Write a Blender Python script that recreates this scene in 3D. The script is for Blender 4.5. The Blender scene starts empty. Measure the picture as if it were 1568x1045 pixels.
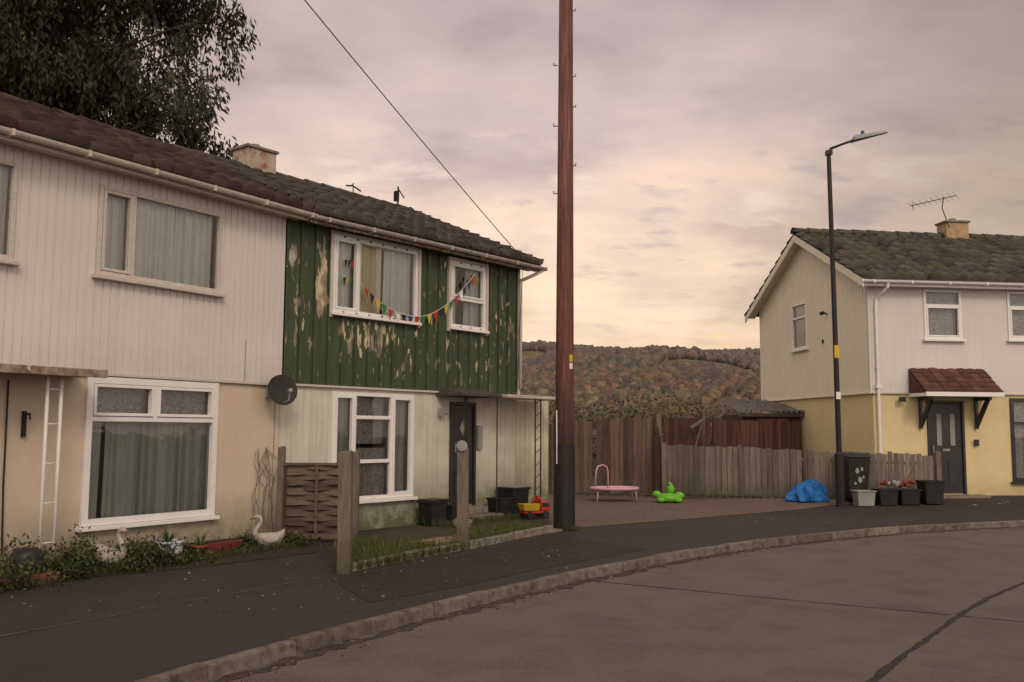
import bpy, math, random
import numpy as np
from mathutils import Matrix, Vector
random.seed(7); rng=np.random.default_rng(7)
scene=bpy.context.scene
scene.view_settings.view_transform='Standard'
try: scene.view_settings.look='None'
except Exception: pass
scene.view_settings.exposure=0
COL=scene.collection

# ---------------------------------------------------------------- materials
def nt(name):
    m=bpy.data.materials.new(name); m.use_nodes=True
    t=m.node_tree; b=t.nodes['Principled BSDF']
    return m,t,b
def N(t,typ,**k):
    n=t.nodes.new(typ)
    for a,v in k.items(): setattr(n,a,v)
    return n
def rgba(c): return (c[0],c[1],c[2],1)
def mixc(t,fac,a,b,blend='MIX'):
    n=N(t,'ShaderNodeMix',data_type='RGBA',blend_type=blend)
    for s,v in ((n.inputs[0],fac),(n.inputs[6],a),(n.inputs[7],b)):
        if isinstance(v,(float,int)): s.default_value=v
        elif isinstance(v,tuple): s.default_value=rgba(v)
        else: t.links.new(v,s)
    return n.outputs[2]
def math_(t,op,a,b=None,clamp=False):
    n=N(t,'ShaderNodeMath',operation=op); n.use_clamp=clamp
    for s,v in ((n.inputs[0],a),(n.inputs[1],b)):
        if v is None: continue
        if isinstance(v,(float,int)): s.default_value=v
        else: t.links.new(v,s)
    return n.outputs[0]
def noise(t,vec,scale,detail=4,rough=.6,stretch=None):
    if stretch:
        mp=N(t,'ShaderNodeMapping'); mp.inputs['Scale'].default_value=stretch
        t.links.new(vec,mp.inputs[0]); vec=mp.outputs[0]
    n=N(t,'ShaderNodeTexNoise'); n.inputs['Scale'].default_value=scale
    n.inputs['Detail'].default_value=detail; n.inputs['Roughness'].default_value=rough
    t.links.new(vec,n.inputs['Vector']); return n.outputs[0]
def ramp(t,fac,stops):
    r=N(t,'ShaderNodeValToRGB'); e=r.color_ramp.elements
    while len(e)<len(stops): e.new(.5)
    for i,(p,c) in enumerate(stops):
        e[i].position=p; e[i].color=rgba(c) if isinstance(c,tuple) else (c,c,c,1)
    t.links.new(fac,r.inputs[0]); return r.outputs[0]
def M(name,c1,c2,scale=3,rough=.8,bump=.15,bscale=60,stretch=None,rnd=0,moss=None,metal=0,
      dirt=None,streak=0,spec=.3,lo=.3,hi=.7,bdist=.01,mossc=(.10,.11,.035)):
    m,t,b=nt(name)
    tc=N(t,'ShaderNodeTexCoord').outputs['Object']
    c=ramp(t,noise(t,tc,scale,5,.62,stretch),[(lo,c1),(hi,c2)])
    if streak:
        s=ramp(t,noise(t,tc,1.0,4,.65,(14,14,.5)),[(.45,1.0),(.75,1-streak)])
        c=mixc(t,1.0,c,s,'MULTIPLY')
    if rnd:
        a=N(t,'ShaderNodeAttribute',attribute_name='Col').outputs['Fac']
        k=math_(t,'ADD',math_(t,'MULTIPLY',a,2*rnd),1-rnd)
        cc=N(t,'ShaderNodeCombineColor')
        for i in range(3): t.links.new(k,cc.inputs[i])
        c=mixc(t,1.0,c,cc.outputs[0],'MULTIPLY')
    if moss:
        f=ramp(t,noise(t,tc,moss[0],6,.7),[(moss[1],0.0),(moss[1]+.08,moss[2])])
        c=mixc(t,f,c,mossc)
    if dirt:
        z=N(t,'ShaderNodeSeparateXYZ'); t.links.new(tc,z.inputs[0])
        mr=N(t,'ShaderNodeMapRange'); t.links.new(z.outputs[2],mr.inputs[0])
        mr.inputs[1].default_value=dirt[0]; mr.inputs[2].default_value=dirt[1]
        mr.inputs[3].default_value=1; mr.inputs[4].default_value=0
        nn=noise(t,tc,5,5,.7)
        f=math_(t,'MULTIPLY',mr.outputs[0],math_(t,'MULTIPLY',nn,dirt[3]*2),True)
        c=mixc(t,f,c,dirt[2])
    t.links.new(c,b.inputs['Base Color'])
    b.inputs['Roughness'].default_value=rough; b.inputs['Metallic'].default_value=metal
    b.inputs['Specular IOR Level'].default_value=spec
    if bump:
        bn=N(t,'ShaderNodeBump'); bn.inputs['Strength'].default_value=bump; bn.inputs['Distance'].default_value=bdist
        t.links.new(noise(t,tc,bscale,3,.6,stretch),bn.inputs['Height']); t.links.new(bn.outputs[0],b.inputs['Normal'])
    return m

MAT={}
MAT['siding']=M('white_siding',(.64,.575,.545),(.70,.635,.605),.8,.6,.08,30,streak=.06,dirt=(2.3,2.8,(.36,.31,.26),.22))
MAT['siding_r']=M('white_siding_r',(.62,.56,.55),(.69,.63,.61),.8,.6,.08,30,streak=.08)
MAT['siding_cream_lit']=M('cream_siding_lit',(.76,.68,.54),(.82,.73,.59),.8,.6,.08,30,streak=.05)  # warmer, brighter light on the right-hand gable is put into this cream
MAT['render_w']=M('cream_render',(.61,.49,.385),(.70,.575,.455),1.4,.95,.9,130,dirt=(0.0,.8,(.16,.15,.09),.8),streak=.05)
MAT['render_g']=M('stained_render',(.56,.52,.43),(.70,.65,.56),2.5,.95,.8,110,dirt=(0.0,1.1,(.12,.14,.07),1.0),streak=.22)
MAT['render_a']=M('annex_render',(.55,.50,.38),(.70,.64,.50),3,.95,.8,110,dirt=(0.0,1.4,(.13,.13,.07),1.0),streak=.3,moss=(2.2,.62,.5))
MAT['render_y']=M('yellow_render',(.66,.54,.30),(.72,.60,.35),2,.95,.6,110,dirt=(0.1,.7,(.3,.24,.12),.5),streak=.05)
MAT['upvc']=M('white_upvc',(.74,.70,.68),(.80,.77,.75),4,.35,.02,20,spec=.4)
MAT['oldpaint']=M('old_painted_timber',(.60,.54,.50),(.50,.43,.38),14,.6,.2,60,moss=(9,.66,.7),mossc=(.16,.11,.08))
MAT['fascia']=M('dirty_fascia',(.62,.54,.47),(.45,.38,.32),6,.6,.2,50,moss=(7,.6,.6),mossc=(.14,.10,.07))
MAT['fascia_peel']=M('peeled_fascia',(.42,.33,.25),(.10,.06,.035),7,.8,.4,50,moss=(9,.56,.9),mossc=(.55,.48,.40))
MAT['gutter']=M('grey_gutter',(.50,.44,.40),(.36,.31,.28),5,.5,.1,50)
MAT['blackp']=M('black_plastic',(.012,.012,.013),(.03,.028,.028),6,.45,.1,60)
MAT['blackmetal']=M('black_metal',(.012,.012,.014),(.025,.023,.022),6,.5,.1,60)
MAT['greyp']=M('grey_plastic',(.22,.23,.22),(.3,.3,.28),5,.5,.1,50)
MAT['darkdoor']=M('dark_door',(.018,.018,.022),(.03,.03,.034),3,.35,.03,30,spec=.5)
MAT['roof_w']=M('brown_roof_tile',(.080,.043,.034),(.042,.027,.024),2.0,.85,.4,60,rnd=.42,moss=(4,.60,.6),mossc=(.032,.028,.020))
MAT['roof_g']=M('grey_roof_tile',(.085,.064,.057),(.042,.036,.034),2.5,.9,.5,60,rnd=.4,moss=(5,.50,.75),mossc=(.062,.062,.036))
MAT['roof_r']=M('mossy_roof_tile',(.092,.073,.060),(.040,.035,.032),2.5,.9,.5,50,rnd=.42,moss=(3.5,.50,.65),mossc=(.086,.080,.036))
MAT['roof_red']=M('red_brown_tile',(.12,.05,.036),(.065,.03,.024),6,.8,.3,60,rnd=.3)
MAT['chimney']=M('chimney_render',(.5,.42,.34),(.30,.22,.17),5,.9,.5,40,moss=(2.5,.54,.85),mossc=(.28,.11,.055))
MAT['chimney_y']=M('chimney_render_yellow',(.50,.36,.20),(.3,.2,.12),5,.9,.5,40,moss=(6,.55,.7),mossc=(.2,.15,.04))
MAT['felt']=M('dark_soffit',(.06,.045,.04),(.10,.08,.065),5,.9)
MAT['concrete']=M('weathered_concrete',(.15,.13,.11),(.26,.225,.195),6,.95,.8,70,moss=(7,.55,.7),mossc=(.075,.08,.035))
MAT['postwood']=M('weathered_post',(.12,.085,.062),(.23,.175,.135),3,.9,.8,30,stretch=(8,8,1),moss=(6,.60,.6),mossc=(.085,.085,.04),dirt=(0,.5,(.06,.06,.03),.8))
MAT['fence_grey']=M('grey_fence_wood',(.115,.095,.078),(.22,.185,.155),2,.9,.7,25,stretch=(10,10,.8),rnd=.32,dirt=(0,.6,(.07,.065,.035),.8))
MAT['fence_brown']=M('brown_fence_wood',(.085,.052,.039),(.165,.11,.083),2,.9,.7,25,stretch=(10,10,.8),rnd=.42)
MAT['fence_dark']=M('dark_fence_wood',(.065,.030,.022),(.12,.055,.04),2,.9,.6,25,stretch=(10,10,.8),rnd=.35)
MAT['lattice']=M('woven_panel',(.075,.050,.036),(.15,.105,.078),4,.9,.6,30,stretch=(1,1,6),rnd=.5)
MAT['white']=M('white_paint',(.78,.75,.72),(.70,.66,.62),6,.5,.05)
MAT['curtain']=M('pale_curtain',(.70,.72,.67),(.82,.84,.78),3,.9,.1,80)
MAT['curtain_d']=M('dark_curtain',(.38,.41,.36),(.52,.55,.48),3,.9,.1,80)
MAT['curtain_y']=M('cream_curtain',(.80,.74,.52),(.86,.80,.62),3,.9,.1,80)
MAT['net']=M('net_curtain',(.18,.17,.17),(.56,.53,.51),24,.9,.1,80)
MAT['soil']=M('soil',(.022,.018,.013),(.055,.043,.030),7,.95,1,50,moss=(3,.50,.8),mossc=(.035,.045,.016),bdist=.03)
MAT['swan']=M('stone_swan',(.34,.30,.26),(.50,.45,.40),8,.85,.4,60)
MAT['red']=M('red_plastic',(.45,.03,.02),(.35,.03,.02),5,.4)
MAT['redpaint']=M('faded_red',(.22,.045,.035),(.14,.03,.025),5,.7)
MAT['yellow']=M('yellow_plastic',(.6,.42,.04),(.5,.35,.03),5,.4)
MAT['pink']=M('pink_plastic',(.62,.38,.40),(.50,.30,.33),5,.5)
MAT['green']=M('green_plastic',(.14,.46,.03),(.11,.36,.03),5,.4)
MAT['blue']=M('blue_tarp',(.012,.09,.32),(.015,.18,.52),5,.45,.8,14,bdist=.05)
MAT['bluew']=M('blue_white_glaze',(.10,.13,.25),(.6,.6,.6),22,.3,.05,20,lo=.45,hi=.52)
MAT['terracotta']=M('terracotta',(.28,.09,.05),(.2,.06,.035),6,.8)
MAT['brickred']=M('brick_step',(.26,.10,.065),(.16,.07,.05),8,.9,.5,40)

def glass():
    m,t,b=nt('window_glass'); t.nodes.remove(b)
    o=t.nodes['Material Output']; tr=N(t,'ShaderNodeBsdfTransparent'); gl=N(t,'ShaderNodeBsdfGlossy')
    tr.inputs[0].default_value=(.92,.94,.93,1); gl.inputs['Roughness'].default_value=.015
    fr=N(t,'ShaderNodeFresnel'); fr.inputs[0].default_value=1.5
    k=math_(t,'ADD',math_(t,'MULTIPLY',fr.outputs[0],1.7),.03,True)
    tc=N(t,'ShaderNodeTexCoord').outputs['Object']
    bn=N(t,'ShaderNodeBump'); bn.inputs['Strength'].default_value=.08; bn.inputs['Distance'].default_value=.02
    t.links.new(noise(t,tc,2.5,2),bn.inputs['Height']); t.links.new(bn.outputs[0],gl.inputs['Normal'])
    mx=N(t,'ShaderNodeMixShader'); t.links.new(k,mx.inputs[0]); t.links.new(tr.outputs[0],mx.inputs[1]); t.links.new(gl.outputs[0],mx.inputs[2])
    t.links.new(mx.outputs[0],o.inputs[0]); return m
MAT['glass']=glass()

def greenpaint():
    m,t,b=nt('peeling_green_paint'); tc=N(t,'ShaderNodeTexCoord').outputs['Object']
    base=ramp(t,noise(t,tc,3,6,.65,(3,3,.6)),[(.3,(.038,.058,.027)),(.7,(.066,.090,.043))])
    n1=noise(t,tc,3.8,8,.60,(2.8,1,.75))
    tot=n1
    for (cx,cz,rx,rz,a) in ((.74,4.0,.18,.85,.36),(1.75,3.2,.95,.38,.17),(4.0,3.3,1.2,.4,.02),(3.3,3.95,.4,.75,.05),(.30,3.5,.30,.9,.10),(5.4,3.8,.35,1.0,.10),(3.0,2.85,2.4,.35,.03),(.2,4.35,.18,.25,.24)):
        mp=N(t,'ShaderNodeMapping',vector_type='POINT')
        mp.inputs['Location'].default_value=(-cx/rx,0,-cz/rz); mp.inputs['Scale'].default_value=(1/rx,0,1/rz)
        t.links.new(tc,mp.inputs[0]); ln=N(t,'ShaderNodeVectorMath',operation='LENGTH'); t.links.new(mp.outputs[0],ln.inputs[0])
        g_=math_(t,'MULTIPLY',math_(t,'SUBTRACT',1.0,ln.outputs['Value'],True),a)
        tot=math_(t,'ADD',tot,g_)
    mask=ramp(t,tot,[(.618,0.0),(.630,1.0)])
    edge=ramp(t,tot,[(.598,0.0),(.615,.7)])
    pc=ramp(t,noise(t,tc,1.7,6,.6,(2,1,1)),[(.36,(.46,.41,.36)),(.46,(.20,.165,.15)),(.53,(.34,.26,.18)),(.60,(.60,.49,.33))])
    c=mixc(t,edge,base,(.10,.12,.07)); c=mixc(t,mask,c,pc)
    t.links.new(c,b.inputs['Base Color']); b.inputs['Roughness'].default_value=.6; b.inputs['Specular IOR Level'].default_value=.3
    bn=N(t,'ShaderNodeBump'); bn.inputs['Strength'].default_value=.7; bn.inputs['Distance'].default_value=.008; bn.invert=True
    t.links.new(mask,bn.inputs['Height']); t.links.new(bn.outputs[0],b.inputs['Normal']); return m
MAT['greenpaint']=greenpaint()

def polemat():
    m,t,b=nt('creosoted_pole'); tc=N(t,'ShaderNodeTexCoord').outputs['Object']
    c=ramp(t,noise(t,tc,4,6,.7,(7,7,.35)),[(.3,(.060,.018,.013)),(.55,(.145,.042,.028)),(.72,(.26,.12,.085))])
    cr=ramp(t,noise(t,tc,3,4,.6,(18,18,.3)),[(.55,0.0),(.60,.85)])
    c=mixc(t,cr,c,(.02,.012,.01))
    z=N(t,'ShaderNodeSeparateXYZ'); t.links.new(tc,z.inputs[0])
    mr=N(t,'ShaderNodeMapRange'); t.links.new(z.outputs[2],mr.inputs[0]); mr.inputs[1].default_value=1.4; mr.inputs[2].default_value=3.0; mr.inputs[3].default_value=.8; mr.inputs[4].default_value=0
    c=mixc(t,math_(t,'MULTIPLY',mr.outputs[0],math_(t,'ADD',noise(t,tc,3,5,.6,(5,5,1)),.35),True),c,(.018,.013,.012))
    t.links.new(c,b.inputs['Base Color']); b.inputs['Roughness'].default_value=.6
    bn=N(t,'ShaderNodeBump'); bn.inputs['Strength'].default_value=.7; bn.inputs['Distance'].default_value=.014
    t.links.new(noise(t,tc,4,5,.7,(12,12,.5)),bn.inputs['Height']); t.links.new(bn.outputs[0],b.inputs['Normal']); return m
MAT['pole']=polemat()

def asphalt(name,c1,c2,big1,big2,agg=.5,stain=.45):
    m,t,b=nt(name); tc=N(t,'ShaderNodeTexCoord').outputs['Object']
    big=ramp(t,noise(t,tc,.7,6,.7),[(.3,big1),(.7,big2)])
    fine=ramp(t,noise(t,tc,60,3,.8),[(.36,c1),(.64,c2)])
    c=mixc(t,agg,big,fine)
    sp=N(t,'ShaderNodeTexVoronoi'); sp.inputs['Scale'].default_value=55; t.links.new(tc,sp.inputs['Vector'])
    sf=ramp(t,sp.outputs['Distance'],[(.10,.6),(.2,0.0)])
    c=mixc(t,sf,c,tuple(min(1,x*1.9) for x in c2))
    st=ramp(t,noise(t,tc,1.3,7,.78),[(.48,0.0),(.70,stain)])
    c=mixc(t,st,c,tuple(x*.45 for x in big1))
    st2=ramp(t,noise(t,tc,.35,6,.7),[(.50,0.0),(.62,stain*.55)])
    c=mixc(t,st2,c,tuple(x*.55 for x in big1))
    t.links.new(c,b.inputs['Base Color'])
    b.inputs['Roughness'].default_value=.8; b.inputs['Specular IOR Level'].default_value=.3
    bn=N(t,'ShaderNodeBump'); bn.inputs['Strength'].default_value=.9; bn.inputs['Distance'].default_value=.012
    t.links.new(noise(t,tc,60,3,.75),bn.inputs['Height']); t.links.new(bn.outputs[0],b.inputs['Normal']); return m
MAT['pavement']=asphalt('pavement_asphalt',(.016,.0145,.0145),(.060,.052,.049),(.026,.0225,.022),(.052,.044,.042),.6)
MAT['road']=asphalt('road_concrete',(.078,.062,.053),(.185,.145,.125),(.100,.078,.066),(.155,.120,.103),.55,.55)
MAT['drive']=asphalt('driveway_surface',(.10,.064,.052),(.185,.125,.103),(.115,.074,.06),(.175,.118,.098),.45)
MAT['joint']=M('road_joint_tar',(.012,.011,.011),(.03,.026,.024),9,.7)
MAT['seam']=M('trench_seam',(.13,.095,.045),(.035,.03,.024),12,.9)
MAT['kerb']=M('kerb_stone',(.085,.067,.056),(.19,.152,.128),9,.9,.8,80,rnd=.25,moss=(6,.54,.7),mossc=(.045,.042,.025))

# ---------------------------------------------------------------- mesh builder
class MB:
    def __init__(s): s.v=[];s.f=[];s.c=[];s.m=[];s.col=.5;s.mi=0
    def add(s,vs,fs):
        o=len(s.v); s.v+= [tuple(p) for p in vs]
        for f in fs: s.f.append(tuple(i+o for i in f)); s.c.append(s.col); s.m.append(s.mi)
    def hexa(s,b,t):
        s.add(list(b)+list(t),[(3,2,1,0),(4,5,6,7),(0,1,5,4),(1,2,6,5),(2,3,7,6),(3,0,4,7)])
    def box(s,x0,x1,y0,y1,z0,z1):
        s.hexa([(x0,y0,z0),(x1,y0,z0),(x1,y1,z0),(x0,y1,z0)],[(x0,y0,z1),(x1,y0,z1),(x1,y1,z1),(x0,y1,z1)])
    def bar(s,p0,p1,th,z0,z1,z0b=None,z1b=None):
        z0b=z0 if z0b is None else z0b; z1b=z1 if z1b is None else z1b
        d=np.array(p1)-np.array(p0); d=d/np.hypot(*d); n=np.array((-d[1],d[0]))*th/2
        a,b=np.array(p0),np.array(p1)
        q=[a-n,b-n,b+n,a+n]; zz0=[z0,z0b,z0b,z0]; zz1=[z1,z1b,z1b,z1]
        s.hexa([(p[0],p[1],z) for p,z in zip(q,zz0)],[(p[0],p[1],z) for p,z in zip(q,zz1)])
    def tube(s,pts,r,n=10,cap=True):
        pts=[Vector(p) for p in pts]; k=len(pts)
        r=[r]*k if isinstance(r,(int,float)) else r
        vs=[];up=Vector((0,0,1))
        for i,p in enumerate(pts):
            d=(pts[min(i+1,k-1)]-pts[max(i-1,0)]).normalized()
            a=d.cross(up)
            if a.length<.05: a=d.cross(Vector((0,1,0)))
            if i and a.dot(pa)<0: a=-a
            a.normalize(); pa=a; b=d.cross(a)
            for j in range(n):
                t=2*math.pi*j/n; vs.append(p+(a*math.cos(t)+b*math.sin(t))*r[i])
        fs=[(i*n+j,i*n+(j+1)%n,(i+1)*n+(j+1)%n,(i+1)*n+j) for i in range(k-1) for j in range(n)]
        if cap: fs+=[tuple(range(n))[::-1],tuple((k-1)*n+j for j in range(n))]
        s.add(vs,fs)
    def lathe(s,prof,c,n=20):
        vs=[(c[0]+r*math.cos(2*math.pi*j/n),c[1]+r*math.sin(2*math.pi*j/n),c[2]+z) for r,z in prof for j in range(n)]
        fs=[(i*n+j,i*n+(j+1)%n,(i+1)*n+(j+1)%n,(i+1)*n+j) for i in range(len(prof)-1) for j in range(n)]
        s.add(vs,fs)
    def ell(s,c,r,nu=16,nv=10,rot=None,jit=0):
        vs=[]
        for i in range(nv+1):
            ph=math.pi*i/nv
            for j in range(nu):
                t=2*math.pi*j/nu; k=1+random.uniform(-jit,jit)
                p=Vector((r[0]*math.sin(ph)*math.cos(t)*k,r[1]*math.sin(ph)*math.sin(t)*k,r[2]*math.cos(ph)*k))
                if rot: p=rot@p
                vs.append(p+Vector(c))
        fs=[(i*nu+j,(i+1)*nu+j,(i+1)*nu+(j+1)%nu,i*nu+(j+1)%nu) for i in range(nv) for j in range(nu)]
        s.add(vs,fs)
    def obj(s,name,mats,parent=None,smooth=False,bevel=0):
        me=bpy.data.meshes.new(name); me.from_pydata(s.v,[],s.f)
        for m in (mats if isinstance(mats,list) else [mats]): me.materials.append(MAT[m] if isinstance(m,str) else m)
        me.polygons.foreach_set('material_index',s.m)
        ca=me.color_attributes.new('Col','FLOAT_COLOR','CORNER')
        cc=np.repeat(np.array(s.c,dtype=np.float32),[len(f) for f in s.f])
        ca.data.foreach_set('color',np.stack([cc,cc,cc,np.ones_like(cc)],1).ravel())
        if smooth: me.polygons.foreach_set('use_smooth',[True]*len(s.f))
        me.update()
        o=bpy.data.objects.new(name,me); COL.objects.link(o)
        if parent: o.parent=parent
        if bevel:
            b=o.modifiers.new('bevel','BEVEL'); b.width=bevel; b.segments=2; b.limit_method='ANGLE'
        return o
def E(name,loc=(0,0,0),rz=0,parent=None):
    o=bpy.data.objects.new(name,None); COL.objects.link(o); o.location=loc; o.rotation_euler=(0,0,rz)
    o.empty_display_size=.3
    if parent: o.parent=parent
    return o
def fastmesh(name,V,F,colv,mat,smooth=False,parent=None):
    me=bpy.data.meshes.new(name); n=F.shape[1]
    me.vertices.add(len(V)); me.vertices.foreach_set('co',V.astype(np.float32).ravel())
    me.loops.add(F.size); me.loops.foreach_set('vertex_index',F.astype(np.int32).ravel())
    me.polygons.add(len(F)); me.polygons.foreach_set('loop_start',np.arange(0,F.size,n,dtype=np.int32))
    me.polygons.foreach_set('loop_total',np.full(len(F),n,dtype=np.int32))
    me.update(calc_edges=True)
    ca=me.color_attributes.new('Col','FLOAT_COLOR','POINT')
    if colv.ndim==1: colv=np.stack([colv]*3+[np.ones_like(colv)],1)
    ca.data.foreach_set('color',colv.astype(np.float32).ravel())
    if smooth: me.polygons.foreach_set('use_smooth',np.ones(len(F),dtype=bool))
    me.materials.append(MAT[mat] if isinstance(mat,str) else mat)
    me.validate(); o=bpy.data.objects.new(name,me); COL.objects.link(o)
    if parent: o.parent=parent
    return o

# ---------------------------------------------------------------- house parts
def wall(mb,s0,s1,z0,z1,openings=(),prof=None,pitch=.13,groove=.02,depth=-.012,y=0,ztop=None):
    S=[s0,s1]+[o[0] for o in openings]+[o[1] for o in openings]
    e=.004
    def off(x):
        if not prof: return y
        k=(x-s0)%pitch
        return y-depth if k<groove else y
    if prof:
        n=int((s1-s0)/pitch)+1
        for i in range(n+1):
            a=s0+i*pitch
            for q in (a-e,a+.0001,a+groove-.0001,a+groove+e):
                if s0<q<s1: S.append(q)
    if ztop: S+=list(np.linspace(s0,s1,25))
    S=sorted(set(round(q,4) for q in S))
    Z=sorted(set([z0,z1]+[o[2] for o in openings]+[o[3] for o in openings]))
    vs=[];fs=[];nz=len(Z)+(1 if ztop else 0)
    for q in S:
        oy=off(q)
        for z in Z: vs.append((q,oy,z))
        if ztop: vs.append((q,oy,max(z1+.001,ztop(q))))
    for i in range(len(S)-1):
        cs=(S[i]+S[i+1])/2
        for j in range(nz-1):
            if j<len(Z)-1:
                cz=(Z[j]+Z[j+1])/2
                if any(o[0]<cs<o[1] and o[2]<cz<o[3] for o in openings): continue
            a=i*nz+j; fs.append((a,a+nz,a+nz+1,a+1))
    mb.add(vs,fs)

def window(par,name,s0,s1,z0,z1,vs=(),hs=(),mat='upvc',w=.06,sub=(),curt=(),sill=True,y=0,proud=.035):
    e=E(name,parent=par)
    b=MB(); pf=y-proud
    b.box(s0,s0+w,pf,y+.07,z0,z1); b.box(s1-w,s1,pf,y+.07,z0,z1)
    b.box(s0+w,s1-w,pf+.002,y+.07,z1-w,z1); b.box(s0+w,s1-w,pf+.002,y+.07,z0,z0+w)
    for (x,a,c) in vs: b.box(x-.03,x+.03,pf+.006,y+.06,a if a else z0+w,c if c else z1-w)
    for (z,a,c) in hs: b.box(a if a else s0+w,c if c else s1-w,pf+.009,y+.058,z-.03,z+.03)
    for (a,c,d,f) in sub:
        k=.04
        b.box(a,a+k,pf-.008,y+.03,d,f); b.box(c-k,c,pf-.008,y+.03,d,f)
        b.box(a+k,c-k,pf-.006,y+.03,d,d+k); b.box(a+k,c-k,pf-.006,y+.03,f-k,f)
    b.obj('frame',mat,e,bevel=.005)
    if sill:
        b=MB(); b.box(s0-.05,s1+.05,y-.10,y+.02,z0-.055,z0-.004); b.obj('sill',mat,e,bevel=.006)
    b=MB(); b.add([(s0+w,y+.02,z0+w),(s1-w,y+.02,z0+w),(s1-w,y+.02,z1-w),(s0+w,y+.02,z1-w)],[(0,1,2,3)]); b.obj('glass','glass',e)
    for i,(a,c,d,f,m) in enumerate(curt):
        b=MB(); n=max(8,int((c-a)/.010)); ph=random.random()*9; v=[]
        amp=.040 if m!='net' else .018
        for k in range(n+1):
            x=a+(c-a)*k/n
            wv=amp*math.sin(x*36+3.0*math.sin(x*6+ph)+ph)+.45*amp*math.sin(x*83+3*math.sin(x*11))
            v+= [(x,y+.14+wv,d),(x,y+.13+wv*.8,(d+f)/2),(x,y+.12+wv*.5,f)]
        fs=[]
        for k in range(n): fs+= [(3*k,3*k+3,3*k+4,3*k+1),(3*k+1,3*k+4,3*k+5,3*k+2)]
        b.add(v,fs); b.obj('curtain',m,e,smooth=True)
    b=MB(); b.add([(s0-.1,y+.9,z0-.2),(s1+.1,y+.9,z0-.2),(s1+.1,y+.9,z1+.2),(s0-.1,y+.9,z1+.2)],[(0,1,2,3)]); b.obj('room_back','felt',e)
    return e

def roof(par,name,sa,sb,ye,ze,yr,zr,nc,tw,amp,mat,lift=.03,sub=6,sharp=1.0):
    L=math.hypot(yr-ye,zr-ze); nx=abs(zr-ze)/L; sy=1 if yr>ye else -1
    ny,nz=-sy*nx,abs(yr-ye)/L
    V=[];F=[];C=[]
    smin=min(sa(ye),sa(yr)); smax=max(sb(ye),sb(yr)); nt_=int((smax-smin)/tw)+1
    base=0
    for k in range(nc):
        t0=k/nc-.006; t1=(k+1)/nc+.012
        cols=[];xs=[]
        for i in range(nt_):
            for j in range(sub+1): xs.append((i,j/sub))
        jt=rng.normal(0,.006,nt_+1); cr=rng.random(nt_+1)
        rows=[[],[],[]]
        ym=(ye+(yr-ye)*(k+.5)/nc)
        A,B=sa(ym),sb(ym)
        for (i,fr) in xs:
            x=smin+(i+fr)*tw; x=min(max(x,A),B)
            h=amp*(abs(math.sin(math.pi*fr))**sharp)
            for q,(t,l) in enumerate(((t0,0.0),(t0,lift),(t1,.002))):
                yy=ye+(yr-ye)*t; zz=ze+(zr-ze)*t; o=(h+l+jt[i]) if q else -.01
                rows[q].append((x,yy+ny*o,zz+nz*o))
            cols.append(cr[i])
        n=len(xs)
        for q in range(3): V+=rows[q]; C+=cols
        for q in range(2):
            for i in range(n-1):
                if rows[0][i+1][0]-rows[0][i][0]<1e-5 and xs[i][0]==xs[i+1][0]: continue
                a=base+q*n+i; f=(a,a+1,a+n+1,a+n)
                F.append(f if sy>0 else f[::-1])
        base+=3*n
    return fastmesh(name,np.array(V),np.array(F),np.array(C),mat,parent=par)

def ridge_tiles(par,s0,s1,y,z,mat,r=.11):
    b=MB(); x=s0
    while x<s1:
        b.col=random.random(); x2=min(x+.43,s1); dz=random.uniform(-.012,.012)
        vs=[];n=8
        for xx,rr in ((x,r*1.12),(x2,r*.94)):
            for j in range(n+1):
                a=math.pi*j/n; vs.append((xx,y+rr*math.cos(a),z+dz-.04+rr*math.sin(a)))
        fs=[(j,j+1,n+2+j,n+1+j)[::-1] for j in range(n)]+[tuple(range(n+1)),tuple(range(n+1,2*n+2))[::-1]]
        b.add(vs,fs); x=x2+.004
    return b.obj('ridge_tiles',mat,par)

def gutter(par,s0,s1,y,z,mat='gutter',r=.06):
    b=MB(); n=8; vs=[];seg=[s0,s1]
    for x in seg:
        for j in range(n+1):
            a=math.pi+math.pi*j/n; vs.append((x,y+r*math.cos(a),z+r*math.sin(a)))
        for j in range(n,-1,-1):
            a=math.pi+math.pi*j/n; vs.append((x,y+r*.88*math.cos(a),z+r*.88*math.sin(a)))
    k=2*n+2
    fs=[(j,(j+1)%k,k+(j+1)%k,k+j) for j in range(k)]+[tuple(range(k))[::-1],tuple(range(k,2*k))]
    b.add(vs,fs); x=s0+.25
    while x<s1:
        b.box(x,x+.035,y-r-.008,y+r+.01,z-r-.008,z+.006); x+=.95
    return b.obj('gutter',mat,par)

EZ=5.06; RZ=6.68; YE=-.34; YR=3.45
def semi(par,sa,sb,roofmat,nc,tw,amp,lift):
    roof(par,'roof_front',sa,sb,YE,EZ,YR,RZ,nc,tw,amp,roofmat,lift)
    roof(par,'roof_back',sa,sb,7.24,EZ,YR,RZ,nc,tw,amp,roofmat,lift)
    ridge_tiles(par,sa(YR),sb(YR),YR,RZ+.04,roofmat)

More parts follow.
